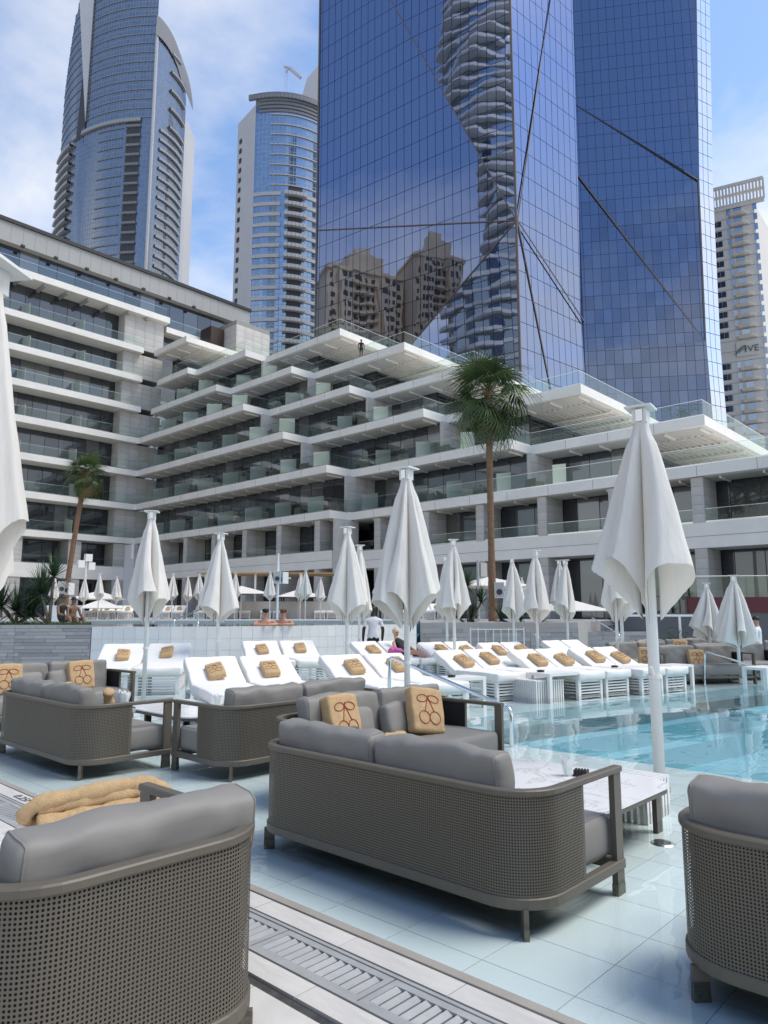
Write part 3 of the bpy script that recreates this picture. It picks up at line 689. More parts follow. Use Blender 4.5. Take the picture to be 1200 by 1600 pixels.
class Face:
    def __init__(s, A, u, cw, rh): s.A = A.copy(); s.A.z = 0; s.u = u; s.n = Vector((u.y, -u.x, 0)); s.n = s.n if s.n.dot(FH) < 0 else -s.n; s.cw = cw; s.rh = rh
    def hit(s, x, y):
        d = ray(x, y); t = (s.A - CAMP).dot(s.n) / d.dot(s.n); p = CAMP + d * t; return ((p - s.A).dot(s.u), p.z)
    def pt(s, q, off=0.0): return s.A + s.u * q[0] + ZZ * q[1] + s.n * off
def px_of(p):
    v = p - CAMP; w = v.dot(FWD); return 600 + F_PX * v.dot(RT) / w, 800 - F_PX * v.dot(UPV) / w
def faceted(root, O, face, facets, out):
    for poly, tilt, m in facets:
        if len(tilt) == 3:      # folded about the edge from the first corner to the given point
            e, kf = tilt[1], tilt[2]; cs, cz = poly[0]; dl = math.hypot(e[0] - cs, e[1] - cz); ta, tb = kf * (e[1] - cz) / dl, -kf * (e[0] - cs) / dl
        else:
            ta, tb = tilt; cs = sum(p[0] for p in poly) / len(poly); cz = sum(p[1] for p in poly) / len(poly)
        off = lambda q: ta * (q[0] - cs) + tb * (q[1] - cz)
        q = MB(); n = len(poly); q.add([face.pt(p, off(p)) - O for p in poly], [tuple(range(n))])
        q.build('backing', 'tower_core', root)
        s0, s1 = min(p[0] for p in poly), max(p[0] for p in poly); z0, z1 = min(p[1] for p in poly), max(p[1] for p in poly)
        for i in range(math.floor(s0 / face.cw), math.ceil(s1 / face.cw)):
            for j in range(math.floor(z0 / face.rh), math.ceil(z1 / face.rh)):
                c = poly; g_ = 0.045
                c = clip(c, 0, i * face.cw + g_, False)
                if len(c) > 2: c = clip(c, 0, (i + 1) * face.cw - g_, True)
                if len(c) > 2: c = clip(c, 1, j * face.rh + g_, False)
                if len(c) > 2: c = clip(c, 1, (j + 1) * face.rh - g_, True)
                if len(c) < 3: continue
                mx = (sum(p[0] for p in c) / len(c), sum(p[1] for p in c) / len(c))
                t1, t2 = rnd.gauss(0, 0.0016), rnd.gauss(0, 0.0012)
                fr = [face.pt(p, off(p) + 0.09 + t1 * (p[0] - mx[0]) + t2 * (p[1] - mx[1])) - O for p in c]
                bk = [face.pt(p, off(p) + 0.02) - O for p in c]
                X, Y = px_of(face.pt(mx))
                vis = (0 <= X <= 1200 and 0 <= Y <= 660)
                out.append((1 if vis else 0, fr, bk, m, face.pt(mx).z, Y))
def emit_panes(root, out, limit=300):
    out.sort(key=lambda o: (-o[0], -o[5]))
    rest = {}
    for k, (v, fr, bk, m, z, Y) in enumerate(out):
        n = len(fr); fs = [tuple(range(n))] + [(i, n + i, n + (i + 1) % n, (i + 1) % n) for i in range(n)]
        a = (fr[1] - fr[0]).cross(fr[2] - fr[1])
        if a.dot(CAMP - (root.location + fr[0])) < 0: fs = [f[::-1] for f in fs]
        if v and k < limit: MB().add(fr + bk, fs).build('pane', m, root)
        else: rest.setdefault(m, MB()).add(fr + bk, fs)
    for m, q in rest.items(): tag(q.build('distant_panes', m, root), kind='stuff')
def fin(root, O, face, pts, w=0.17, off=0.16):
    q = MB()
    for a, c in zip(pts[:-1], pts[1:]): q.bar(face.pt(a, off) - O, face.pt(c, off) - O, w, w * 0.7, up=face.n)
    q.build('diagonal_fin', 'fin_metal', root)
ZT = 215.0
# --- faceted blue tower
C1 = XY(816, 100.0, 30.0); C1.z = 0
tw1 = empty('glass_tower', C1, label='faceted blue glass tower with diagonal fins mirroring beige buildings, centre', cat='tower')
fl = Face(C1, dirL(54), 1.56, 4.0); fr_ = Face(C1, dirL(-50), 1.58, 4.0)
LL = fl.hit(495, 420)[0]; LR = fr_.hit(912, 500)[0]
N = (0.0, fl.hit(816, 342)[1])
t1 = fl.hit(612, 2); k = (LL - 0) / t1[0]; T1 = (LL, N[1] + (t1[1] - N[1]) * k)
M1 = (LL, fl.hit(497, 360)[1])
b1 = fl.hit(650, 530); k = (0 - N[1]) / (b1[1] - N[1]); Bd = (b1[0] * k, 0.0)
outp = []; KF = 0.085
F1 = [N, T1, (LL, ZT), (0, ZT)]; F2 = [N, M1, T1]; F3 = [N, Bd, (LL, 0.0), M1] if Bd[0] < LL else [N, (LL, N[1] + (b1[1] - N[1]) * LL / b1[0]), M1]
F4 = [N, (0, 0.0), Bd] if Bd[0] < LL else [N, (0, 0.0), (LL, 0.0), (LL, N[1] + (b1[1] - N[1]) * LL / b1[0])]
faceted(tw1, C1, fl, [(F1, ('fold', T1, KF), 'blue_glass'), (F2, (0.0, 0.0), 'blue_glass'), (F3, ('fold', M1, 0.006), 'blue_glass'), (F4, ('fold', Bd, -KF), 'blue_glass')], outp)
u2 = fr_.hit(858, 0); k = LR / u2[0]; U2 = (LR, N[1] + (u2[1] - N[1]) * k)
E1 = (LR, fr_.hit(915, 505)[1]); d2 = fr_.hit(877, 597); k = (0 - N[1]) / (d2[1] - N[1]); B2 = (min(d2[0] * k, LR - 0.1), 0.0)
faceted(tw1, C1, fr_, [([N, (0, ZT), (LR, ZT + 1), (LR, min(U2[1], ZT))], (0.02, 0.0), 'blue_glass_light'), ([N, (LR, min(U2[1], ZT)), E1], (0.0, 0.012), 'blue_glass_light'),
                       ([N, E1, (LR, 0.0), B2], (-0.012, -0.012), 'blue_glass_light'), ([N, B2, (0, 0.0)], (0.012, 0.0), 'blue_glass_light')], outp)
emit_panes(tw1, outp)
for a in ([N, T1], [N, M1], [N, Bd]): fin(tw1, C1, fl, a)
for a in ([N, U2], [N, E1], [N, B2]): fin(tw1, C1, fr_, a)
fin(tw1, C1, fl, [(0, 0.0), N, (0, ZT)], 0.34, 0.2); fin(tw1, C1, fl, [(LL, 0.0), (LL, ZT)], 0.3)
body = MB(); ca, cb = C1 + fl.u * LL, C1 + fr_.u * LR
body.prism([tuple((p - C1 - Vector((0, 0, 0)))[:2]) for p in (C1 + (fl.u + fr_.u) * 2.2, ca + fr_.u * 1.5 - fl.u * 0.5, ca + fr_.u * (LR + 10), cb + fl.u * (LL - 0.5) + fr_.u * 9, cb + fl.u * 1.5 - fr_.u * 0.5 if False else cb + fl.u * 2.0 - fr_.u * 0.3)], 0, ZT - 1)
body.build('core', 'tower_core', tw1)
bk_ = MB(); e_ = cb + fl.u * 0.01; h_ = cb + dirL(38) * 34
bk_.add([(e_ - C1), (h_ - C1), (h_ - C1) + ZZ * ZT, (e_ - C1) + ZZ * ZT], [(0, 1, 2, 3)]); bk_.build('rear_face', 'blue_glass_deep', tw1)
bk_ = MB(); e2 = ca.copy(); h2 = ca + dirL(-45) * 30
bk_.add([(e2 - C1), (h2 - C1), (h2 - C1) + ZZ * ZT, (e2 - C1) + ZZ * ZT], [(0, 1, 2, 3)]); bk_.build('rear_face', 'blue_glass_deep', tw1)
# --- second blue tower
C2 = XY(1102, 180.0, 60.0); C2.z = 0
tw2 = empty('glass_tower', C2, label='dark blue glass tower with two diagonal fins, right of the faceted tower', cat='tower')
f2 = Face(C2, dirL(81), 2.25, 3.95); S2 = f2.hit(880, 400)[0]
o2 = []
n2 = f2.hit(1102, 535); hL = f2.hit(915, 549); dL = f2.hit(915, 290); uL = f2.hit(912, 172); uR = f2.hit(1091, 283); ub = f2.hit(1109, 655)
def ext(a, c, s): k = (s - a[0]) / (c[0] - a[0]); return (s, a[1] + (c[1] - a[1]) * k)
hL, dL = ext(n2, hL, S2), ext(n2, dL, S2); uL = ext(uR, uL, S2); rb = (ub[0] - 1.2, 0.0); tr_ = f2.hit(1087, 0); tr_ = (uR[0] + (tr_[0] - uR[0]) * 1.8, uR[1] + (tr_[1] - uR[1]) * 1.8)
faceted(tw2, C2, f2, [([n2, hL, (S2, 0.0), rb], (0.0, 0.02), 'blue_glass_deep'), ([n2, dL, hL], (0.0, -0.012), 'blue_glass_deep'), ([n2, uR, uL, dL], (0.005, 0.0), 'blue_glass_deep'), ([uR, tr_, (S2, tr_[1]), uL], (-0.004, -0.01), 'blue_glass_deep')], o2)
emit_panes(tw2, o2)
fin(tw2, C2, f2, [n2, dL], 0.34); fin(tw2, C2, f2, [n2, hL], 0.34); fin(tw2, C2, f2, [uR, uL], 0.34); fin(tw2, C2, f2, [rb, n2, uR, tr_], 0.4)
# its narrow flank: sunlit brightness put into a paler glass
fq = Face(C2, dirL(-60), 2.2, 3.95); o3 = []
LQ = 11.5
def onflank(q): return q
flank = [(0.0, 0.0), (LQ, 0.0), (LQ, tr_[1]), (0.0, tr_[1])]
mirror_glass('flank_glass', (0.85, 0.90, 1.0), (0.30, 0.34, 0.42), 0.05, refl=0.75)
sx = MB(); N_ = 36
prof = [rb, n2, uR, tr_]
def edge_s(z):
    for a, c in zip(prof[:-1], prof[1:]):
        if a[1] <= z <= c[1]: return a[0] + (c[0] - a[0]) * (z - a[1]) / (c[1] - a[1])
    return prof[-1][0]
zz = 0.0
while zz < tr_[1] - 4:
    a = f2.pt((edge_s(zz + .1), zz + .1)) - C2; c = f2.pt((edge_s(zz + 3.9), zz + 3.9)) - C2
    u = dirL(-62); w0 = 6.0
    for kk in range(3):
        sx = MB(); sx.add([a + u * (kk * w0 / 3 + .1), a + u * ((kk + 1) * w0 / 3 - .05), c + u * ((kk + 1) * w0 / 3 - .05), c + u * (kk * w0 / 3 + .1)], [(0, 1, 2, 3)]); sx.build('flank_pane', 'flank_glass', tw2)
    zz += 3.95
sx = MB(); zz = 0.0
while zz < tr_[1] - 4:
    a = f2.pt((edge_s(zz), zz), -0.25) - C2; c = f2.pt((edge_s(zz + 3.95), zz + 3.95), -0.25) - C2; u = dirL(-62)
    sx.add([a, a + u * 6.0, c + u * 6.0, c], [(0, 1, 2, 3)]); zz += 3.95
sx.build('flank_backing', 'tower_core', tw2)
sx = MB(); sx.prism([tuple((f2.pt(q, -3) - C2)[:2]) for q in ((1, 0), (S2 - 2, 0))] + [tuple((f2.pt(q, -30) - C2)[:2]) for q in ((S2 - 2, 0), (3, 0))], 0, tr_[1] - 2); sx.build('core', 'tower_core', tw2)

# --- sail-shaped grey tower, far left
def grid_glass(name, tint, dark, fu, fv, line, refl=0.45):
    b = NT(name); uv = b.n('ShaderNodeUVMap'); sp = b.n('ShaderNodeSeparateXYZ', {0: uv.outputs[0]})
    def ln(s, per, w):
        d = b.n('ShaderNodeMath', {0: s, 1: per}, operation='DIVIDE'); fr = b.n('ShaderNodeMath', {0: d.outputs[0]}, operation='FRACT')
        return b.n('ShaderNodeMath', {0: fr.outputs[0], 1: w}, operation='LESS_THAN').outputs[0]
    mx = b.n('ShaderNodeMath', {0: ln(sp.outputs['X'], fu, 0.14), 1: ln(sp.outputs['Y'], fv, 0.13)}, operation='MAXIMUM')
    cell = b.n('ShaderNodeVectorMath', {0: uv.outputs[0], 1: (fu, fv, 1)}, operation='DIVIDE'); fl_ = b.n('ShaderNodeVectorMath', {0: cell.outputs[0]}, operation='FLOOR')
    wn_ = b.n('ShaderNodeTexWhiteNoise', {'Vector': fl_.outputs[0]}); mr = b.n('ShaderNodeMapRange', {'Value': wn_.outputs['Value'], 'To Min': 0.65, 'To Max': 1.25})
    dk = b.n('ShaderNodeMix', {'Factor': 1.0, 'A': c4(dark), 'B': mr.outputs[0]}, data_type='RGBA', blend_type='MULTIPLY')
    g = b.n('ShaderNodeBsdfGlossy', {'Color': c4(tint), 'Roughness': 0.08}); d = b.n('ShaderNodeBsdfDiffuse', {'Color': dk.outputs['Result']})
    gm = b.n('ShaderNodeMixShader', {0: refl, 1: d.outputs[0], 2: g.outputs[0]})
    l = b.n('ShaderNodeBsdfDiffuse', {'Color': c4(line)})
    ms = b.n('ShaderNodeMixShader', {0: mx.outputs[0], 1: gm.outputs[0], 2: l.outputs[0]}); b.surf(ms.outputs[0])
grid_glass('sail_glass', (0.50, 0.56, 0.64), (0.085, 0.10, 0.125), 1.25, 1.9, (0.25, 0.28, 0.33))
grid_glass('round_glass', (0.55, 0.72, 0.95), (0.10, 0.15, 0.22), 1.3, 1.75, (0.34, 0.40, 0.48))
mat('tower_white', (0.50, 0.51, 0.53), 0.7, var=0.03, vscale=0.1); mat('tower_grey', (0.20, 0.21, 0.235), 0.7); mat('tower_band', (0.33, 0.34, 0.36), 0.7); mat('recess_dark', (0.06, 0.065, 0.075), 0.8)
def arc_pts(p0, p1, bulge, n):
    d = p1 - p0; nn = Vector((d.y, -d.x, 0)).normalized(); nn = nn if nn.dot(FH) < 0 else -nn
    return [p0 + d * (i / n) + nn * bulge * 4 * (i / n) * (1 - i / n) for i in range(n + 1)]
def strip(q, pts, z0, z1, off, O, s0=0.0):
    # wall strip along pts between two heights, pushed outward by off; UV in metres
    if q.uv is None: q.uv = []
    s = s0
    for i in range(len(pts) - 1):
        a, c = pts[i], pts[i + 1]; d = c - a; nn = Vector((d.y, -d.x, 0)).normalized(); nn = nn if nn.dot(FH) < 0 else -nn
        L = d.length; o = len(q.v)
        for (p, z, uu) in ((a, z0, s), (c, z0, s + L), (c, z1, s + L), (a, z1, s)):
            q.v.append(tuple(p + nn * off + ZZ * z - O)); q.uv.append((uu, z))
        q.f.append((o, o + 1, o + 2, o + 3)); s += L
def ledge(q, pts, z0, z1, off, O):
    for i in range(len(pts) - 1):
        a, c = pts[i], pts[i + 1]; d = c - a; nn = Vector((d.y, -d.x, 0)).normalized(); nn = nn if nn.dot(FH) < 0 else -nn
        q.add([a + ZZ * z0 - O, c + ZZ * z0 - O, c + nn * off + ZZ * z0 - O, a + nn * off + ZZ * z0 - O, a + ZZ * z1 - O, c + ZZ * z1 - O, c + nn * off + ZZ * z1 - O, a + nn * off + ZZ * z1 - O],
              [(0, 1, 2, 3), (7, 6, 5, 4), (3, 2, 6, 7)])
DS = 240.0
SL, SR, SE = XY(62, DS + 24, 60), XY(214, DS, 60), XY(267, DS + 20, 60)
for p in (SL, SR, SE): p.z = 0
sail = empty('sail_tower', SR, label='tall curved grey residential tower with stepped sail crown, far left', cat='tower')
NA = 40; A1 = arc_pts(SL, SR, 7.0, NA); A2 = arc_pts(SR, SE, 2.5, 16)
FHt = 3.8
z_mid = Dp(200, 190, DS).z; z_rt0 = Dp(237, 42, DS).z; z_rt1 = Dp(288, 160, DS + 20).z
gl, bd, bal, rc = MB(), MB(), MB(), MB(); gl.uv = []; rc.uv = []
z = 30.0; kf = 0
z_tap = Dp(100, 185, DS + 24).z
while z < 262:
    i0 = 0
    if z > z_tap: i0 = min(NA - 8, int(NA * 0.62 * ((z - z_tap) / 75.0) ** 1.55))
    seg = A1[i0:]
    if z > z_rt0: seg = A1[i0:NA + 1]
    strip(gl, seg, z, z + FHt, 0, SR)
    n2_ = [p for j, p in enumerate(A2) if z < z_rt0 + (z_rt1 - z_rt0) * (j / 16) ** 1.6]
    if len(n2_) > 1: strip(gl, n2_, z, z + FHt, 0, SR)
    if z < z_mid:
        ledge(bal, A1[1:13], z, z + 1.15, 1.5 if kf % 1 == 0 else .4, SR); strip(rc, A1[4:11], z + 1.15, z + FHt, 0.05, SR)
        strip(rc, A1[33:38], z + 1.3, z + 3.5, 0.06, SR); ledge(bd, A1[33:38], z, z + 0.9, 0.7, SR)
        ledge(bal, A2[2:], z, z + 0.95, 0.7, SR); ledge(bd, A1[24:33], z, z + 0.35, 0.25, SR)
    else:
        ledge(bd, seg[::1], z, z + 0.25, 0.18, SR)
        if len(n2_) > 9 and kf % 2 == 0: ledge(bal, n2_[5:], z, z + 0.7, 0.9, SR)
    z += FHt; kf += 1
ledge(bal, A1[12:38], z_mid, z_mid + 1.3, 0.8, SR)
gl.build('glass_skin', 'sail_glass', sail); tag(bd.build('floor_bands', 'tower_grey', sail), kind='stuff'); tag(bal.build('balcony_bands', 'tower_band', sail), kind='stuff'); tag(rc.build('recess_shade_strips', 'recess_dark', sail), kind='stuff')  # flat dark strips over the skin paint the shade inside the balconies
rt_ = MB()   # curved roof plate of the lower volume
for j in range(16):
    za = z_rt0 + (z_rt1 - z_rt0) * (j / 16) ** 1.6 + 2; zb = z_rt0 + (z_rt1 - z_rt0) * ((j + 1) / 16) ** 1.6 + 2
    a, c = A2[j], A2[j + 1]; nn = FH * -1.2
    rt_.add([a + nn + ZZ * (za + 2) - SR, c + nn + ZZ * (zb + 2) - SR, c + nn + ZZ * (zb - 6) - SR, a + nn + ZZ * (za - 6) - SR, a + FH * 10 + ZZ * (za + 2) - SR, c + FH * 10 + ZZ * (zb + 2) - SR], [(0, 1, 2, 3), (0, 4, 5, 1)])
rt_.build('roof_plate', 'tower_grey', sail)
fnm = MB(); f0 = XY(137, DS + 8, 120); f0.z = 0
zs0, zs1 = Dp(137, 195, DS + 8).z, Dp(140, -40, DS + 8).z
q0 = XY(133, DS + 6, zs0); a0 = XY(122, DS + 6, zs1); a1 = XY(150, DS + 6, zs1 + 0)
fnm.add([q0 - SR, a1 - SR, a0 - SR, q0 + FH * 8 - SR, a1 + FH * 8 - SR, a0 + FH * 8 - SR], [(0, 1, 2), (0, 3, 4, 1), (2, 5, 3, 0), (1, 4, 5, 2)]); fnm.build('spire_fin', 'tower_white', sail)
rc2 = MB(); q0 = XY(118, DS + 7.5, zs0 - 8); a0 = XY(131, DS + 7.0, zs1 - 40); a1 = XY(134, DS + 6.5, zs0)
rc2.add([q0 - SR, a1 - SR, a0 - SR], [(0, 1, 2)]); rc2.build('spire_recess', 'recess_dark', sail)
ed = MB(); ed.tube([SR - SR + ZZ * 20, ZZ * (z_rt0 + 1)], 0.55, 6); ed.build('corner_fin', 'tower_white', sail)
sd = MB(); e2 = SE + dirL(14) * 12
sd.add([SE - SR, e2 - SR, e2 + ZZ * z_rt1 - SR, SE + ZZ * z_rt1 - SR], [(0, 1, 2, 3)]); sd.build('side_wall', 'tower_white', sail)
cr_ = MB(); cr_.prism([tuple((p - SR)[:2]) for p in (SL + FH * 3, SR + FH * 4, SE + FH * 4, SE + FH * 14, SL + FH * 25)], 0, z_rt1 - 6); cr_.build('core', 'tower_white', sail)
# --- round-fronted tower, centre left
DM = 215.0
ML, MR = XY(386, DM, 60), XY(520, DM + 10, 60); ML.z = MR.z = 0
rt_t = empty('round_tower', ML, label='pale curved tower with white balcony bands, left of the blue glass', cat='tower')
zt = Dp(430, 152, DM).z; zup = Dp(430, 302, DM).z
AM = arc_pts(ML, MR, 5.0, 24)
gl, bd, rc = MB(), MB(), MB(); gl.uv = []; rc.uv = []
z = 25.0; FM = 3.55
while z < zt - 6:
    strip(gl, AM, z, z + FM, 0, ML)
    if z < zup:
        ledge(bd, AM[0:8], z, z + 1.15, 0.35, ML); ledge(bd, AM[8:15], z, z + 1.15, 1.5, ML); ledge(bd, AM[14:], z, z + 1.15, 0.35, ML)
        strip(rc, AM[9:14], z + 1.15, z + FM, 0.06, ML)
    else: ledge(bd, AM[4:], z, z + 0.35, 0.3, ML)
    z += FM
gl.build('glass_skin', 'round_glass', rt_t); tag(bd.build('balcony_bands', 'tower_white', rt_t), kind='stuff'); tag(rc.build('recess_shade_strips', 'recess_dark', rt_t), kind='stuff')  # balcony shade is painted here as dark strips, with no real depth
lv = MB()
for k in range(4): ledge(lv, AM[1:], zt - 6 + k * 1.3, zt - 5.2 + k * 1.3, 0.3, ML)
lv.build('plant_louvres', 'tower_grey', rt_t)
cw_ = MB(); strip(cw_, AM, zt - 6, zt - 1, 0, ML); cw_.uv = None; cw_.build('crown_wall', 'tower_grey', rt_t)
cp = MB(); ledge(cp, [AM[0] - (AM[1] - AM[0]) * 1.6] + AM, zt - 1.2, zt + 0.6, 0.9, ML); cp.build('roof_rim', 'tower_grey', rt_t)
W0 = XY(357, DM + 9, 60); W0.z = 0
sw = MB(); sw.add([W0 - ML, ML - ML + FH * -0.3, FH * -0.3 + ZZ * (zt - 3), (W0 - ML) + ZZ * (zt - 3)], [(0, 1, 2, 3)]); sw.build('side_wall', 'tower_white', rt_t)
z = 30
while z < zt - 12:
    a = (W0 - ML) * 0.86 + FH * -0.35
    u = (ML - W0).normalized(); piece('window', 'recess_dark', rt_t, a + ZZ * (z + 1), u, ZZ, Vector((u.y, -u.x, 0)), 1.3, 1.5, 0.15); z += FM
# --- tower behind it with a sloping top and a roof crane
DB = 270.0
bt = empty('sloped_tower', XY(490, DB), label='pale tower with sloping crown and roof crane, half hidden behind the glass', cat='tower')
o = bt.location
zA, zB, zC = Dp(460, 152, DB).z, Dp(470, 122, DB).z, Dp(505, 85, DB).z
q = MB(); pts = [(XY(455, DB, 60), zA - 12), (XY(461, DB, 60), zA), (XY(470, DB, 60), zB), (XY(505, DB, 60), zC), (XY(530, DB, 60), zC)]
fr1 = [Vector((p.x, p.y, z)) - o for p, z in pts]; lo = [Vector((p.x, p.y, 20)) - o for p, z in pts]
vs = fr1 + lo + [v + FH * 30 for v in fr1]
q.add(vs, [(i, i + 1, 5 + i + 1, 5 + i) for i in range(4)] + [(i, 10 + i, 11 + i, i + 1) for i in range(4)]); q.build('body', 'tower_white', bt)
z_ = zA - 14
for k in range(12):
    q = MB(); a, c = XY(464, DB - .3, 60), XY(520, DB - .3, 60); q.bar(Vector((a.x, a.y, z_ - k * 3.6)) - o, Vector((c.x, c.y, z_ - k * 3.6)) - o, 0.4, 1.9); q.build('window_band', 'recess_dark', bt)
q = MB(); cpt = lambda x, y: Dp(x, y, DB - 2) - o
q.bar(cpt(470, 122), cpt(452, 106), 1.0); q.bar(cpt(452, 106), cpt(444, 104), 0.7); q.bar(cpt(452, 106), cpt(447, 113), 0.5); q.bar(cpt(449, 107), cpt(449, 155), 0.12); q.bar(cpt(446, 107), cpt(446, 140), 0.12)
q.build('roof_crane', 'tower_white', bt)
q = MB(); q.bar(cpt(500, 90), cpt(500, 78), 0.5); q.build('mast', 'tower_grey', bt)
# --- white hotel tower, right edge
mat('ave_white', (0.68, 0.66, 0.62), .75, var=.03, vscale=.1)
DA = 215.0
AC = XY(1197, DA, 80); AC.z = 0
fa = Face(AC, dirL(62), 1, 1)
ave = empty('white_tower', AC, label='white hotel tower with stacked curved balconies at the right edge', cat='tower')
zr = fa.hit(1150, 296)[1]; WA = fa.hit(1085, 400)[0]
q = MB(); q.prism([tuple((fa.pt(p, o_) - AC)[:2]) for p, o_ in (((0, 0), 0), ((WA, 0), 0), ((WA, 0), -26), ((0, 0), -26))], 0, zr - 6); q.build('wall', 'ave_white', ave)
b2 = MB()
u_r = dirL(-40)
q = MB(); q.add([AC - AC, u_r * 30, u_r * 30 + ZZ * (zr - 6), ZZ * (zr - 6)], [(0, 1, 2, 3)]); q.build('side_wall', 'ave_white', ave)
q = MB()   # perforated crown: a lattice with slots the sky shows through
p0 = fa.pt((0, zr), 3) - AC; 
q.bar(fa.pt((-3, zr), 3.2) - AC, fa.pt((WA + 2, zr), 3.2) - AC, 0.8, 0.9); q.bar(fa.pt((-3, zr), -3) - AC, fa.pt((WA + 2, zr), -3) - AC, 0.8, 0.9); q.bar(fa.pt((-3, zr - 5.6), 0.2) - AC, fa.pt((WA + 2, zr - 5.6), 0.2) - AC, 0.6, 1.6)
q.build('crown_rim', 'ave_white', ave)
for k in range(24):
    s = -3 + k * (WA + 5) / 24
    q = MB(); q.bar(fa.pt((s, zr), 3.2) - AC, fa.pt((s, zr), -3) - AC, 0.55, 0.4); q.bar(fa.pt((s, zr), 3.0) - AC, fa.pt((s, zr - 5.5), 0.3) - AC, 0.55, 0.4); q.build('crown_slat', 'ave_white', ave)
mirror_glass('ave_glass', (0.45, 0.58, 0.78), (0.05, 0.08, 0.14), 0.06, refl=0.5, objvar=0.3)
rows = 26; zrow0 = fa.hit(1120, 352)[1]; dzr = (zrow0 - fa.hit(1126, 552)[1]) / 12.6
cA, cB, cC, cD = fa.hit(1121, 360)[0], fa.hit(1139, 345)[0], fa.hit(1154, 340)[0], fa.hit(1180, 340)[0]
for r in range(-1, rows):
    z = zrow0 - r * dzr
    if z < 20: break
    sign_row = r in (12, 13)
    if r >= 0 and not sign_row:
        for dz_ in (0,):
            for kk in (0, 1): piece('window', 'ave_glass', ave, fa.pt((cA + 1.35 - kk * 1.35, z - .9), 0.02) - AC, -fa.u, ZZ, fa.n, 1.25, 1.9, 0.05)
    if not sign_row:
        piece('window', 'ave_glass', ave, fa.pt((cB + .6, z - .9), 0.02) - AC, -fa.u, ZZ, fa.n, 1.1, 2.0, 0.05)
        piece('balcony_door', 'ave_glass', ave, fa.pt((cC + 1.4, z - 1.2), 0.02) - AC, -fa.u, ZZ, fa.n, 2.3, 2.3, 0.05)
        q = MB(); sh_ = [(cC + 3.0, 0.02), (cC + 2.6, 1.6), (cC - 1.0, 2.4), (cC - 2.8, 1.2), (cC - 3.0, 0.02)]
        zb_ = z - 1.75
        top = [fa.pt((s_, zb_ + .5), o_) - AC for s_, o_ in sh_]; bot = [fa.pt((s_ * .88 + cC * .12, zb_ - .25), o_ * .55) - AC for s_, o_ in sh_]
        n_ = len(sh_); q.add(top + bot, [tuple(range(n_)), tuple(range(n_, 2 * n_))[::-1]] + [(i, (i + 1) % n_, n_ + (i + 1) % n_, n_ + i) for i in range(n_)]); q.build('balcony', 'ave_white', ave)
    piece('window', 'ave_glass', ave, fa.pt((cD + .5, z - 1.0), 0.02) - AC, -fa.u, ZZ, fa.n, 1.1, 2.2, 0.05)
    q = MB(); q.bar(fa.pt((0, z - 2.2), .03) - AC, fa.pt((WA, z - 2.2), .03) - AC, .06, .10); q.build('floor_joint', 'tower_grey', ave)
zs_ = zrow0 - 12.6 * dzr
sg = MB(); sg.add([fa.pt((cC + 3.4, zs_ - 2.2), .35) - AC, fa.pt((cC - 3.0, zs_ - 2.2), .35) - AC, fa.pt((cC - 3.0, zs_ + 2.6), .35) - AC, fa.pt((cC + 3.4, zs_ + 2.6), .35) - AC], [(0, 1, 2, 3)]); sgo = sg.build('sign_panel', 'ave_white', ave)
mat('sign_letters', (0.10, 0.17, 0.16), 0.5)
mt = text_mesh('VE', 2.9, 'sign_letters', 0.1)
so = bpy.data.objects.new('lettering', mt); COL.objects.link(so); so.parent = sgo
so.matrix_local = Matrix.Translation(fa.pt((cC - 1.4, zs_ - 1.0), .5) - AC) @ Matrix(((-fa.u.x, 0, fa.n.x, 0), (-fa.u.y, 0, fa.n.y, 0), (0, 1, 0, 0), (0, 0, 0, 1)))
q = MB(); sw_ = [(cC + 3.6, -1.2), (cC + 2.9, -.3), (cC + 2.1, .5), (cC + 1.3, 1.0), (cC + .75, 1.1), (cC + .6, .2), (cC + .75, -.9)]
q.tube([fa.pt((s_, zs_ + v_), .55) - AC for s_, v_ in sw_], 0.22, 6); q.tube([fa.pt((s_, zs_ + v_), .55) - AC for s_, v_ in ((cC + 2.6, -.9), (cC + 1.9, -.1), (cC + 1.0, .2))], 0.16, 6); q.build('swoosh_letter', 'sign_letters', sgo)
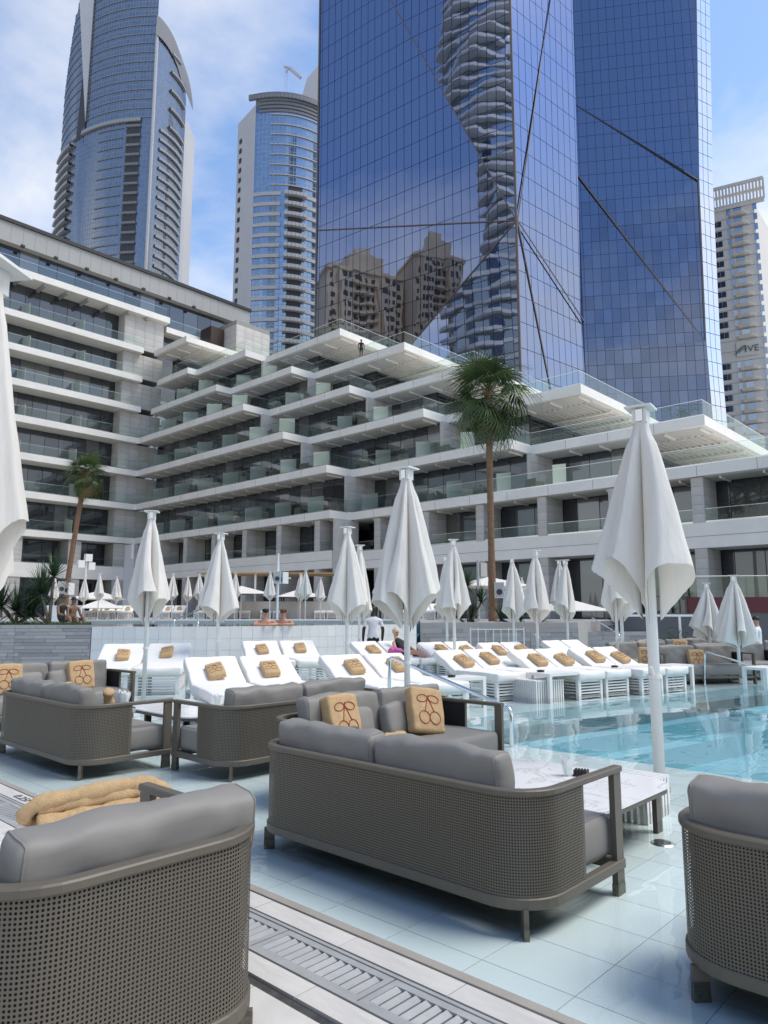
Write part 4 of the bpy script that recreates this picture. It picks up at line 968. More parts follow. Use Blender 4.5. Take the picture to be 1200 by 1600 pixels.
# --- buildings that only the blue glass shows
mat('beige_render', (0.74, 0.61, 0.42), 0.85, var=0.08, vscale=0.3); mat('beige_shade', (0.40, 0.32, 0.22), 0.85)
def reflect_pt(face, x, y, dist, tilt=(0, 0)):
    fn = (face.n - face.u * tilt[0] - ZZ * tilt[1]).normalized()
    d = ray(x, y).normalized(); t = (face.A - CAMP).dot(face.n) / d.dot(face.n); h = CAMP + d * t; r = d - fn * 2 * d.dot(fn); return h, r, h + r * dist
ROT_B = -40.0
def beige(x0, x1, ytop, dist, label, seed):
    h, r, pL = reflect_pt(fl, x0, ytop, dist); _, _, pR = reflect_pt(fl, x1, ytop, dist)
    zt = (pL.z + pR.z) / 2; pL = Vector((pL.x, pL.y, 0)); pR = Vector((pR.x, pR.y, 0)); u = (pR - pL).normalized(); W = (pR - pL).length
    n = Vector((u.y, -u.x, 0)); n = n if n.dot(Vector((C1.x, C1.y, 0)) - pL) > 0 else -n
    mid = (pL + pR) / 2; ro = Matrix.Rotation(math.radians(ROT_B), 3, 'Z'); u = ro @ u; n = ro @ n; pL = mid - u * W / 2
    t = empty('beige_tower', pL, label=label, cat='building')
    q = MB()
    def bx(s0, s1, d0, d1, z0, z1): 
        c = [u * s0 + n * d0, u * s1 + n * d0, u * s1 + n * d1, u * s0 + n * d1]
        q.prism([(v.x, v.y) for v in c], z0, z1)
    bx(0, W, -22, 0, 0, zt - 6); bx(W * .25, W * .75, -18, -0.3, zt - 6.01, zt); bx(W * .12, W * .3, -.2, 2.4, 0, zt - 9); bx(W * .68, W * .88, -.2, 2.4, 0, zt - 9)
    bx(-.6, W + .6, -22.5, .6, zt - 7.5, zt - 6.6); bx(W * .4, W * .6, -12, -4, zt, zt + 5)
    q.build('wall', 'beige_render', t)
    rr = random.Random(seed); z = zt - 11
    for k in range(17):
        for s, dd in ((.04, .02), (.16, 2.42), (.23, 2.42), (.36, .02), (.46, .02), (.56, .02), (.72, 2.42), (.81, 2.42), (.92, .02)):
            piece('window', 'recess_dark', t, u * (W * s) + n * dd + ZZ * z, u, ZZ, n, W * .05, 2.0, 0.05)
        q = MB(); a = u * (W * .33) + n * .6 + ZZ * (z - .9); q.bar(a, a + u * (W * .32), 1.2, .9); q.build('balcony', 'beige_render', t)
        z -= 3.7
    return t
beige(516, 632, 392, 150, 'broad beige apartment tower mirrored low in the left glass face', 3)
beige(648, 726, 368, 165, 'narrow taller beige apartment tower mirrored beside the broad one', 5)
h, r, pb0 = reflect_pt(fl, 768, 200, 125, (KF * (T1[1] - N[1]) / math.hypot(LL, T1[1] - N[1]), -KF * LL / math.hypot(LL, T1[1] - N[1])))
bal_t = empty('balcony_tower', (pb0.x, pb0.y, 0), label='glass tower with wavy white balcony slabs mirrored beside the bright corner', cat='tower')
tt = Vector((C1.x - pb0.x, C1.y - pb0.y, 0)).normalized(); uu = Vector((-tt.y, tt.x, 0))
mat('slab_white', (0.82, 0.82, 0.78), .6)
mirror_glass('balcony_glass', (0.75, 0.85, 0.88), (0.03, 0.05, 0.055), 0.06, refl=0.45)
q = MB(); ring = []
for i in range(25):
    a = -1.45 + 2.9 * i / 24; ring.append(tt * (12 * math.cos(a)) + uu * (15 * math.sin(a)))
q.prism([(v.x, v.y) for v in ring] + [tuple((uu * 15 - tt * 20)[:2]), tuple((-uu * 15 - tt * 20)[:2])], 0, 236); q.build('glass_core', 'balcony_glass', bal_t, smooth=False)
for k in range(58):
    z = 12 + k * 3.9; q = MB(); pts = []
    for i in range(37):
        a = -1.45 + 2.9 * i / 36; w = 1.6 + 1.3 * math.sin(a * 5 + k * 0.9) 
        pts.append(tt * ((12 + w) * math.cos(a)) + uu * ((15 + w) * math.sin(a)))
    q.prism([(v.x, v.y) for v in pts] + [tuple((uu * 6)[:2]), tuple((-uu * 6)[:2])], z, z + 1.0); q.build('balcony_slab', 'slab_white', bal_t)

# ================================================================= FURNITURE
def path_sofa(L, dep_end, R=0.27, n=8):
    # plan of the shell: from the left arm's end round the back to the right arm's end; local x along the sofa, y = 0 at the back
    pts = [(-L / 2, dep_end)]
    for i in range(n + 1):
        a = math.pi + (math.pi / 2) * i / n; pts.append((-L / 2 + R + R * math.cos(a), R + R * math.sin(a)))
    m = max(2, int(L / 0.5))
    for i in range(1, m): pts.append((-L / 2 + R + (L - 2 * R) * i / m, 0.0))
    for i in range(n + 1):
        a = 1.5 * math.pi + (math.pi / 2) * i / n; pts.append((L / 2 - R + R * math.cos(a), R + R * math.sin(a)))
    pts.append((L / 2, dep_end)); return pts
def normals2(pts):
    out = []
    for i in range(len(pts)):
        a = pts[max(i - 1, 0)]; c = pts[min(i + 1, len(pts) - 1)]; d = Vector((c[0] - a[0], c[1] - a[1])).normalized(); out.append(Vector((d.y, -d.x)))
    return out
def sweep(pts, w_in, w_out, z0, z1, bev=0.006):
    # a rail of rectangular section with broken edges along the plan path
    q = MB(); ns = normals2(pts); N_ = len(pts)
    sec = [(-w_in, z0 + bev), (-w_in + bev, z0), (w_out - bev, z0), (w_out, z0 + bev), (w_out, z1 - bev), (w_out - bev, z1), (-w_in + bev, z1), (-w_in, z1 - bev)]
    vs = []; fs = []
    for p, n in zip(pts, ns):
        for o, z in sec: vs.append((p[0] + n.x * o, p[1] + n.y * o, z))
    k = len(sec)
    for i in range(N_ - 1):
        for j in range(k): fs.append((i * k + j, i * k + (j + 1) % k, (i + 1) * k + (j + 1) % k, (i + 1) * k + j))
    fs.append(tuple(range(k))[::-1]); fs.append(tuple(range((N_ - 1) * k, N_ * k)))
    q.add(vs, [f[::-1] for f in fs]); return q
def pillow(name, m, parent, sx, sy, sz, loc, rot=(0, 0, 0), seed=0, wr=0.010, puff=0.06, n=(14, 6, 10), r=0.045, seam=False):
    q = superbox(sx, sy, sz, *n, wr=wr, seed=seed, puff=puff, r=r); o = q.build(name, m, parent, smooth=True); o.location = loc; o.rotation_euler = rot
    if seam:
        for rg in q.rings: MB().tube([Vector(p) for p in rg] + [Vector(rg[0])], .0045, 5, caps=False).build('seam', m, o, smooth=True)
    return o
def make_sofa(name, L, ncush, label, seed=1, dep=0.98, zb=0.19, cw=0.36, cx=-0.07):
    t = empty(name, label=label, cat='sofa' if L > 1.4 else 'armchair')
    ps = path_sofa(L, 0.52); full = [(-L / 2, dep)] + ps + [(L / 2, dep)]
    q = MB(); s = 0; q.uv = []; ns = normals2(ps)
    for i, p in enumerate(ps):
        if i: s += math.hypot(p[0] - ps[i - 1][0], p[1] - ps[i - 1][1])
        for z in (zb, 0.668): q.v.append((p[0], p[1], z)); q.uv.append((s, z))
    for i in range(len(ps) - 1): q.f.append((2 * i, 2 * i + 2, 2 * i + 3, 2 * i + 1))
    q.build('perforated_shell', 'sofa_mesh', t, smooth=True)
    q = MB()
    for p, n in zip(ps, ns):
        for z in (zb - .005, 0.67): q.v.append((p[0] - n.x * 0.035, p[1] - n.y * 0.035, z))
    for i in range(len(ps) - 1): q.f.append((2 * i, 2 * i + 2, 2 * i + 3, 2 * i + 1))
    q.build('hole_backing', 'hole_shade', t, smooth=True)  # dark sheet added behind the holes so they look black
    sweep(full, 0.045, 0.012, 0.668, 0.702).build('top_rail', 'sofa_frame', t)
    sweep(full, 0.040, 0.010, zb - 0.055, zb).build('base_rail', 'sofa_frame', t)
    MB().box(-L / 2 + .04, L / 2 - .04, dep - .07, dep - .01, zb - .053, zb - .002).build('front_rail', 'sofa_frame', t)
    for sx in (-1, 1):
        x0 = sx * L / 2
        q = MB(); q.box(min(x0, x0 - sx * .035), max(x0, x0 - sx * .035), dep - .085, dep, 0.0, 0.667); q.build('front_post', 'sofa_frame', t)
        q = MB(); q.box(min(x0 - sx * .001, x0 - sx * .030), max(x0 - sx * .001, x0 - sx * .030), 0.505, 0.530, zb, 0.667); q.build('shell_end_bar', 'sofa_frame', t)
        a = Vector((sx * (L / 2 - 0.10), 0.075, 0)); d = Vector((sx, -1, 0)).normalized(); 
        q = MB(); q.bar(a + ZZ * 0.055, a + ZZ * (zb - .05), 0.025, 0.07, up=d); lg = q.build('leg', 'sofa_frame', t)
        q = MB(); q.bar(a, a + ZZ * 0.056, 0.027, 0.072, up=d); q.build('foot', 'sofa_foot', lg)
        q = MB(); q.box(min(x0 + sx * .002, x0 - sx * .037), max(x0 + sx * .002, x0 - sx * .037), dep - .087, dep + .002, -0.0, 0.062); q.build('foot', 'sofa_foot', t)
    pillow('seat_cushion', 'sofa_cushion', t, L - 0.10, 0.80, 0.24, (0, 0.555, 0.315), seed=seed, wr=0.007, puff=0.03, n=(18, 10, 6), r=.05, seam=True)
    w = (L - cw) / ncush
    for k in range(ncush):
        c = pillow('back_cushion', 'sofa_cushion', t, w - 0.012, 0.165, 0.50, (cx - (L - cw) / 2 + w * (k + .5), 0.198, 0.592), (math.radians(6), rnd.uniform(-.012, .012), rnd.uniform(-.02, .02)), seed=seed + k * 3.7, wr=0.024, puff=0.08, n=(24, 6, 14), r=.04, seam=True)
    return t
def place(t, x, y, rz, z=None): t.location = (x, y, FLOOR if z is None else z); t.rotation_euler = (0, 0, rz); return t
HP = math.pi / 2
sofa0 = make_sofa('outdoor_sofa', 2.22, 2, 'taupe perforated sofa seen from behind in the centre foreground', 1)
place(sofa0, 3.17, 3.08, -HP)          # faces +X
def sofa_copy(x, y, rz, label, z=None, group=None):
    c = copy_tree(sofa0); place(c, x, y, rz, z); c['label'] = label
    if group: c['group'] = group
    return c
r_s = sofa_copy(3.17, 0.22, -HP, 'taupe perforated sofa cut off by the right edge in the foreground')
for c_ in r_s.children:
    if c_.name.startswith('back_cushion'): c_.location.x -= 0.05; c_.location.z += 0.02
sofa_copy(5.10, 5.13, math.pi, 'grey sofa facing us with two cherry cushions beyond the foreground sofa')
sofa_copy(5.24, 5.86, 0.0, 'taupe sofa turned away, back to back with the cherry-cushion sofa')
sofa_copy(3.20, 8.06, -HP, 'taupe sofa seen from behind at the left edge, two back cushions')
sofa_copy(4.62, 11.62, math.pi, 'grey sofa facing us with cherry cushions at the far left')
arm = make_sofa('outdoor_armchair', 1.03, 1, 'taupe perforated armchair filling the lower left corner', 7, zb=0.125, cw=0.15, cx=0.045); place(arm, 1.285, 2.20, 0.0, DK)
for c_ in arm.children:
    if c_.name.startswith('back_cushion'): c_.location.z -= 0.03
# far lounge corner on the right
far_spots = [(985, 19.5, 20, 'nearest the lounger row'), (1075, 17.6, 8, 'with a pale towel on its front'), (1128, 18.6, 5, 'behind the steel handrail'), (1030, 21.5, 15, 'in the second row, under the umbrellas'), (1100, 22.5, 10, 'in the back row beside the planter'), (1185, 20.5, 0, 'beside the standing person')]
for (px, d, a, w) in far_spots:
    p = XY(px, d); sofa_copy(p.x, p.y, HEAD + HP + math.radians(a), 'distant grey lounge sofa ' + w)
# ---- towels and cushions with stitched cherries
def cherry(parent, s, m, surf):
    # leaves, stems and two fruits drawn in raised stitching that follows the face at local -y
    def ring(cx, cz, rx, rz, a=0, n=20): return [(cx + rx * math.cos(t) * math.cos(a) - rz * math.sin(t) * math.sin(a), cz + rx * math.cos(t) * math.sin(a) + rz * math.sin(t) * math.cos(a)) for t in [2 * math.pi * i / n for i in range(n + 1)]]
    q = MB(); r = 0.0040 * s
    def line(a, b_, n=6): return [(a[0] + (b_[0] - a[0]) * i / n, a[1] + (b_[1] - a[1]) * i / n) for i in range(n + 1)]
    for pts in (ring(-.062 * s, -.075 * s, .062 * s, .058 * s), ring(.062 * s, -.075 * s, .062 * s, .058 * s), ring(-.068 * s, .10 * s, .062 * s, .034 * s, .15), ring(.068 * s, .10 * s, .062 * s, .034 * s, -.15),
                line((-.055 * s, -.025 * s), (-.03 * s, .045 * s)) + line((-.03 * s, .045 * s), (0, .10 * s))[1:], line((.055 * s, -.025 * s), (.03 * s, .045 * s)) + line((.03 * s, .045 * s), (0, .10 * s))[1:], line((0, .10 * s), (.008 * s, .135 * s))):
        q.tube([(x, surf(x, z), z) for x, z in pts], r, 5)
    return q.build('cherry_stitching', m, parent)
def hug(me):
    # depth of the -y face of a cushion at (x, z), read from its own mesh
    vs = [v.co for v in me.vertices if v.co.y < -0.005]
    def f(x, z):
        near = sorted(vs, key=lambda c: (c.x - x) ** 2 + (c.z - z) ** 2)[:3]; return min(c.y for c in near) - .0015
    return f
def make_cushion():
    t = pillow('towel_cushion', 'towel', None, 0.40, 0.12, 0.42, (0, 0, 0), seed=5, wr=0.013, puff=0.05, n=(18, 6, 18), r=.028); cherry(t, 1.05, 'stitch', hug(t.data)); return t
cush0 = make_cushion()
def cushion(loc, rot, label, first=[True], sc=1.0, group=None):
    c = cush0 if first[0] else copy_tree(cush0); first[0] = False
    c.location = loc; c.rotation_euler = rot; c.scale = (sc, sc, sc); tag(c, label, 'cushion', group); return c
def grey_cushion(loc, rot, label):
    o = pillow('scatter_cushion', 'sofa_cushion', None, 0.42, 0.14, 0.30, loc, rot, seed=loc[0], wr=0.012, puff=0.12); tag(o, label, 'cushion'); return o
SB = FLOOR + 0.43
cushion((4.60, 4.80, SB + .215), (-0.30, 0.03, 0.10), 'tan cherry-stitched towel cushion at the left end of the facing sofa')
cushion((5.55, 4.62, SB + .215), (-0.36, 0.16, -0.20), 'tan cherry-stitched towel cushion leaning right on the facing sofa')
grey_cushion((5.33, 4.78, SB + .14), (-0.25, 0, 0.05), 'small grey scatter cushion behind the leaning cherry cushion'); grey_cushion((4.82, 4.86, SB + .13), (-0.2, 0, 0.0), 'small grey scatter cushion behind the left cherry cushion')
cushion((5.12, 11.20, SB + .215), (-0.22, -0.03, 0.05), 'tan cherry-stitched towel cushion at the right end of the far left sofa')
cushion((4.05, 11.22, SB + .215), (-0.22, 0.03, 0.02), 'tan cherry-stitched towel cushion cut by the left edge')
grey_cushion((4.86, 11.28, SB + .14), (-0.2, 0, 0), 'small grey scatter cushion left of the far left cherry cushion'); grey_cushion((4.36, 11.30, SB + .13), (-0.2, 0, 0), 'small grey scatter cushion at the middle of the far left sofa')
for (px, py, d, lb) in ((1010, 1026, 17.9, 'left of three on the far right sofas'), (1088, 1030, 17.2, 'in the middle of the far right sofas'), (1132, 1028, 17.8, 'just left of the far umbrella pole'), (1000, 1015, 19.5, 'lying on the far grey sofa behind the umbrella pole'), (1062, 1012, 20.5, 'in the second row of far sofas'), (1175, 1025, 18.8, 'on the sofa by the standing person')):
    p = Dp(px, py, d); cushion((p.x, p.y, p.z), (-0.25, rnd.uniform(-.1, .1), HEAD - HP + rnd.uniform(-.3, .3)), 'distant tan towel cushion ' + lb)
# rolled towels lying on seats
def rolled(name, pts, r, label, layers=1, ov=0.5):
    q = MB(); rr = []
    n = len(pts)
    sm = []
    for i in range(n - 1):
        for k in range(6):
            t = k / 6; p0, p1, p2, p3 = pts[max(i - 1, 0)], pts[i], pts[i + 1], pts[min(i + 2, n - 1)]
            sm.append(tuple(0.5 * ((2 * p1[j]) + (-p0[j] + p2[j]) * t + (2 * p0[j] - 5 * p1[j] + 4 * p2[j] - p3[j]) * t * t + (-p0[j] + 3 * p1[j] - 3 * p2[j] + p3[j]) * t ** 3) for j in range(3)))
    sm.append(pts[-1])
    q.tube(sm, [r * (1 + 0.12 * math.sin(i * 0.9) + 0.06 * math.sin(i * 2.3)) for i in range(len(sm))], 14)
    o = q.build(name, 'towel', None, smooth=True); return o
def folded_bath_towel(loc, rz, label, sc=1.0):
    t = empty('folded_towel', loc, rz, label, 'towel')
    for k, (z, r, x0, x1, y) in enumerate(((.035, .034, -.24, .25, -.03), (.035, .034, -.25, .24, .05), (.085, .036, -.24, .25, .01))):
        pts = [(x0 * sc, (y - .03) * sc, z * sc), (x0 * .5 * sc, (y - .015) * sc, (z + .006) * sc), (0, y * sc, (z + .012) * sc), (x1 * .6 * sc, (y + .02) * sc, (z + .02) * sc), (x1 * sc, (y + .01) * sc, (z + .03) * sc)]
        rolled('towel_layer', pts, r * sc, '').parent = t
    pts = [(.22 * sc, -.03 * sc, .05 * sc), (.285 * sc, .0, .075 * sc), (.27 * sc, .03 * sc, .115 * sc), (.16 * sc, .03 * sc, .14 * sc), (-.05 * sc, .0, .128 * sc), (-.22 * sc, -.03 * sc, .115 * sc), (-.285 * sc, -.02 * sc, .07 * sc), (-.25 * sc, .02 * sc, .035 * sc)]
    rolled('towel_fold', pts, .034 * sc, '').parent = t
    return t
tpos = P(150, 1284, 0.39)
folded_bath_towel((tpos.x, tpos.y, 0.388), -0.35, 'tan bath towel folded in layers on the table behind the armchair', 1.22)
def towel_roll(loc, rz, label, L=0.4):
    o = rolled('rolled_towel', [(-L / 2, 0, 0), (-L / 6, .02, .01), (L / 6, .0, .015), (L / 2, -.03, 0)], 0.05, ''); o.location = loc; o.rotation_euler = (0, 0, rz); tag(o, label, 'towel'); return o
towel_roll((4.85, 4.45, SB + .04), 0.3, 'tan rolled towel on the seat in front of the left cherry cushion', 0.5)
towel_roll((3.75, 2.75, SB + .12), 1.2, 'tan rolled towel just showing over the foreground sofa cushion', 0.45)
towel_roll((3.62, 8.2, SB + .33), 1.3, 'tan rolled towel just above the left sofa cushions', 0.42)
towel_roll((4.3, 10.95, SB + .05), 0.2, 'tan rolled towel at the left edge on the far left sofa', 0.4)
p = Dp(172, 1100, 7.75); o = towel_roll((p.x, p.y, p.z), 0.9, 'tan rolled towel hanging at the end of the left sofa', 0.34); o.rotation_euler = (0.2, 1.0, 0.9)
# ---- tables
def low_table(name, x0, x1, y0, y1, ztop, label, m='marble', fm='sofa_frame', rad=0.18):
    t = empty(name, ((x0 + x1) / 2, (y0 + y1) / 2, FLOOR), label=label, cat='table'); hx, hy = (x1 - x0) / 2, (y1 - y0) / 2; h = ztop - FLOOR
    pts = []
    for (cx, cy, a0) in ((hx - rad, hy - rad, 0), (-hx + rad, hy - rad, 1), (-hx + rad, -hy + rad, 2), (hx - rad, -hy + rad, 3)):
        for i in range(7):
            a = (a0 + i / 6) * HP; pts.append((cx + rad * math.cos(a), cy + rad * math.sin(a)))
    MB().prism(pts, h - 0.014, h).build('table_top', m, t)
    MB().prism([(p[0] * .985, p[1] * .985) for p in pts], h - 0.05, h - 0.0145).build('apron', fm, t)
    for sx in (-1, 1):
        for sy in (-1, 1):
            cx, cy = sx * (hx - (.10 if sx > 0 else .40)), sy * (hy - .13); lg = MB().box(cx - .045, cx + .045, cy - .018, cy + .018, 0.0, h - .05).build('leg', fm, t)
    return t
low_table('coffee_table', 4.28, 5.52, 2.17, 3.60, 0.275, 'low marble coffee table beyond the foreground sofa arm', rad=0.22)
low_table('coffee_table', 4.75, 5.85, 7.55, 9.3, 0.30, 'low marble table between the left-hand sofas')
low_table('coffee_table', 1.15, 2.36, 3.20, 4.12, 0.28, 'white table with a folded towel behind the foreground armchair', rad=0.06).location.z = DK
def slat_table(name, x, y, rz, label, w=0.5, h=0.40, top=True, d=None):
    d = d or w
    t = empty(name, (x, y, FLOOR), rz, label, 'side table')
    n = max(6, int(w / 0.055))
    for i in range(n):
        xx = -w / 2 + w * (i + .15) / n
        for yy in (-d / 2, d / 2 - .018): MB().box(xx, xx + w / n * .55, yy, yy + .018, 0, h - .02).build('slat', 'white_paint', t)
        MB().box(xx, xx + w / n * .78, -d / 2, d / 2, h - .019, h).build('top_slat', 'white_paint', t)
    for i in range(max(5, int(d / .055))):
        nn = max(5, int(d / .055)); yy = -d / 2 + .02 + (d - .04) * (i + .15) / nn
        for xx in (-w / 2, w / 2 - .018): MB().box(xx, xx + .018, yy, yy + (d - .04) / nn * .55, 0, h - .02).build('slat', 'white_paint', t)
    return t
slat_table('slatted_stool', 5.75, 2.65, 0.0, 'white slatted cube stool half under the marble table', 0.46, 0.30)
p = P(752, 1085, 0); slat_table('slatted_stool', *XY(838, 13.6)[:2], -0.25, 'white slatted cube stool in the water before the middle loungers', 0.72, 0.40)
def plain_table(px, d, label, w=0.85, rz=-0.2, dd=0.5):
    p = XY(px, d); t = empty('side_table', (p.x, p.y, FLOOR), rz, label, 'side table'); h = 0.52
    MB().box(-w / 2, w / 2, -dd / 2, dd / 2, h - .05, h).build('table_top', 'white_paint', t)
    for sx in (-1, 1):
        for sy in (-1, 1): MB().box(sx * (w / 2 - .035) - .035, sx * (w / 2 - .035) + .035, sy * (dd / 2 - .03) - .03, sy * (dd / 2 - .03) + .03, 0, h - .051).build('leg', 'white_paint', t)
    return t
plain_table(716, 12.6, 'white side table with a dark ashtray before the centre loungers'); plain_table(868, 13.6, 'white side table right of the slatted cube stool'); plain_table(978, 14.9, 'white side table in the water left of the thick umbrella pole')
plain_table(1052, 15.6, 'white side table just right of the thick umbrella pole', 0.8); plain_table(1196, 15.0, 'white side table cut by the right edge', 0.8)
# things on tables
def napkins(x, y, z, label, glass=True, s=1.0):
    t = empty('napkin_holder', (x, y, z), label=label, cat='napkins')
    q = MB(); n = 12
    q.tube([(0, 0, 0), (0, 0, .001), (0, 0, .10 * s)], [.030 * s, .034 * s, .040 * s], n, caps=False); q.build('tumbler', 'rail_glass' if glass else 'wine', t, smooth=True)
    for k in range(6):
        a = k * 1.05; r = .018 * s; q = MB(); lean = rnd.uniform(.010, .030) * s
        c = Vector((r * math.cos(a), r * math.sin(a), 0)); u = Vector((-math.sin(a), math.cos(a), 0)) * .022 * s; w = Vector((math.cos(a), math.sin(a), 0))
        h = (.13 + .035 * rnd.random()) * s
        q.add([c - u * .5 + ZZ * .01, c + u * .5 + ZZ * .01, c + u * 1.3 + w * lean + ZZ * h * .8, c + w * lean * 1.5 + ZZ * h, c - u * 1.3 + w * lean + ZZ * h * .82, c * .4 + ZZ * .01], [(0, 1, 2, 3, 4), (5, 1, 2), (5, 4, 0)])
        q.build('napkin', 'paper', t)
    return t
tp = P(886, 1212, 0.275); napkins(tp.x, tp.y, 0.276, 'glass tumbler of white paper napkins on the marble table', True, 1.0)
tp = P(908, 1212, 0.275)
tr = empty('coaster_tray', (tp.x, tp.y, 0.276), 0.3, 'black open-work tray beside the napkin glass', 'tray')
MB().box(-.055, .055, -.055, .055, 0, .012).build('base', 'plastic_black', tr)
for i in range(5):
    for j in range(5): MB().box(-.052 + i * .022, -.040 + i * .022, -.052 + j * .022, -.040 + j * .022, .012, .045).build('peg', 'plastic_black', tr)
tp = P(193, 1112, 0.30); napkins(tp.x, tp.y, 0.33, 'white napkins in a red-rimmed holder by the left umbrella pole', True, 1.5)
q = MB(); q.box(-.06, .06, -.05, .05, 0, .05); o = q.build('napkin_box', 'speaker_grey', None); o.location = (tp.x + .03, tp.y - .08, 0.301); tag(o, 'small grey box with a dark red top under the left napkins', 'box'); MB().box(-.058, .058, -.048, .048, .0502, .06).build('lid', 'wine', o)
tp = P(340, 1108, 0.30); napkins(tp.x, tp.y, 0.301, 'white napkins standing behind the taupe sofa corner', True, 1.3)
for (px, d, lb) in ((706, 12.5, 'dark ashtray on the side table at the umbrella pole'), (846, 13.6, 'dark ashtray on the table before the middle loungers'), (962, 14.8, 'dark ashtray on the table left of the thick pole')):
    p = XY(px, d); q = MB(); q.tube([(0, 0, 0), (0, 0, .035)], [.06, .075], 12); q.tube([(0.0, 0, .0352), (0, 0, .04)], [.03, .03], 8); o = q.build('ashtray', 'plastic_black', None); o.location = (p.x, p.y, FLOOR + .521); tag(o, lb, 'ashtray')
# round outlet in the shelf floor
dp = P(1036, 1318, FLOOR); q = MB(); q.tube([(0, 0, 0), (0, 0, .008)], [.085, .075], 24); o = q.build('floor_outlet', 'steel', None); o.location = (dp.x, dp.y, FLOOR + .0005); tag(o, 'round steel outlet in the pale floor under the water', 'outlet'); q = MB(); q.tube([(0, 0, .0082), (0, 0, .0095)], [.055, .05], 18); q.build('cover', 'groove', o)
# ---- loungers
LW_, SEAT, BKL = 0.73, 1.22, 0.86
def make_lounger():
    t = empty('sun_lounger', label='x', cat='sun lounger')
    q = superbox(LW_ - .01, SEAT, 0.15, 14, 20, 6, wr=0.010, puff=0.015, r=.03, wf=4); o = q.build('mattress', 'mattress', t, smooth=True); o.location = (LW_ / 2, SEAT / 2, 0.435)
    a = math.radians(27)
    q = superbox(LW_ - .01, BKL, 0.15, 16, 18, 6, wr=0.014, seed=4, puff=0.02, r=.03, wf=4); o = q.build('backrest', 'mattress', t, smooth=True)
    o.rotation_euler = (a, 0, 0); o.location = (LW_ / 2, SEAT - .03 + math.cos(a) * BKL / 2, 0.40 + math.sin(a) * BKL / 2)
    for sx in (.03, LW_ - .09):
        for y in (.06, 1.15, 1.78): MB().box(sx, sx + .06, y, y + .06, 0, 0.345).build('leg', 'white_paint', t)
    for k in range(6):
        z = 0.055 + k * 0.053
        MB().box(.09, LW_ - .09, .075, .10, z, z + .026).build('slat', 'white_paint', t)
        MB().box(.045, .068, .12, 1.15, z, z + .026).build('slat', 'white_paint', t); MB().box(LW_ - .068, LW_ - .045, .12, 1.15, z, z + .026).build('slat', 'white_paint', t)
    MB().box(.03, LW_ - .03, .06, 1.84, .346, .362).build('deck', 'white_paint', t)
    return t
lg0 = make_lounger(); LFIRST = [True]
def make_towel():
    o = pillow('folded_towel', 'towel', None, 0.27, 0.095, 0.38, (0, 0, 0), seed=9, wr=0.008, puff=0.04, n=(14, 4, 16), r=.03); cherry(o, 0.80, 'stitch_brown', hug(o.data))
    q = superbox(0.275, 0.030, 0.385, 6, 3, 6, wr=0.006, seed=3, r=.014); f = q.build('fold', 'towel', o, smooth=True); f.location = (0, 0.026, -.004); return o
tw0 = make_towel(); TFIRST = [True]
def lounger_pair(px, py, yaw, where, towels=(1, 1), z=0.43, base=None, group='white sun loungers by the pool', which=('left', 'right'), depth=None, sc=1.0):
    # px, py: the pixel of the near left corner of the left mattress
    b_ = FLOOR if base is None else base
    p = P(px, py, b_ + 0.50) if depth is None else XY(px, depth)
    c, s = math.cos(yaw), math.sin(yaw); out = []
    for k in range(2):
        t = lg0 if LFIRST[0] else copy_tree(lg0); LFIRST[0] = False
        x, y = p.x + c * k * (LW_ + .035) * sc, p.y + s * k * (LW_ + .035) * sc; t.scale = (sc, sc, 1.0 + (sc - 1) * .25); t.location = (x, y, b_); t.rotation_euler = (0, 0, yaw)
        t['label'] = 'white lounger, ' + which[k] + ' of the pair ' + where; t['group'] = group; out.append(t)
        if towels[k]:
            w = tw0 if TFIRST[0] else copy_tree(tw0); TFIRST[0] = False
            lx, ly = sc * LW_ * (0.50 if k else 0.52) + rnd.uniform(-.05, .05), SEAT + 0.22 + rnd.uniform(-.05, .05); a = math.radians(27)
            lz = (0.40 + (ly - SEAT + .03) * math.tan(a) + 0.15) * (1 + (sc - 1) * .25); ly *= sc
            w.location = (x + c * lx - s * ly, y + s * lx + c * ly, b_ + lz); w.rotation_euler = (-(math.pi / 2 - a) + 0.0, rnd.uniform(-.25, .1), yaw + rnd.uniform(-.1, .1))
            tag(w, 'tan towel, ' + which[k] + ' lounger ' + where, 'towel')
    return out
Y0 = math.radians(-14)
PA = lounger_pair(777, 1054, Y0, 'in the middle of the front row')
lounger_pair(905, 1052, Y0, 'right of the middle in the front row'); lounger_pair(1004, 1047, Y0, 'at the right end of the front row')
lounger_pair(590, 1076, math.radians(-18), 'behind the steel handrail', sc=1.12); lounger_pair(330, 1088, math.radians(-22), 'behind the taupe sofa, nearest the left pole', sc=1.18)
lounger_pair(122, 1048, math.radians(-36), 'at the far left by the stone planter', sc=1.3); lounger_pair(400, 1036, math.radians(-28), 'against the white tiled wall', sc=1.25)
lounger_pair(612, 1032, math.radians(-16), 'with a person lying on it', towels=(1, 0), sc=1.1); lounger_pair(735, 1034, Y0, 'in the back row behind the middle pair', sc=1.1); lounger_pair(828, 1032, Y0, 'in the back row before the white gate'); lounger_pair(930, 1026, Y0, 'in the back row under the right palms', towels=(0, 0))
# upper terrace loungers, seen small across the raised pool
up = [(x, 45.0) for x in (245, 300, 352, 405, 490, 545, 600)] + [(128, 44.5), (160, 45.0), (660, 36.5)]
for (px, d) in up:
    where = 'on the upper terrace near ' + {245: 'the pool edge', 300: 'the left umbrella', 352: 'the thin umbrella pole', 405: 'the swimmers', 490: 'the loudspeaker mast', 545: 'the middle umbrellas', 600: 'the waiter', 128: 'the two seated bathers', 160: 'the far left umbrella', 660: 'the central umbrella'}[px]
    lounger_pair(px, 0, math.radians(-38), where, base=UD, depth=d, group='white loungers on the upper terrace')
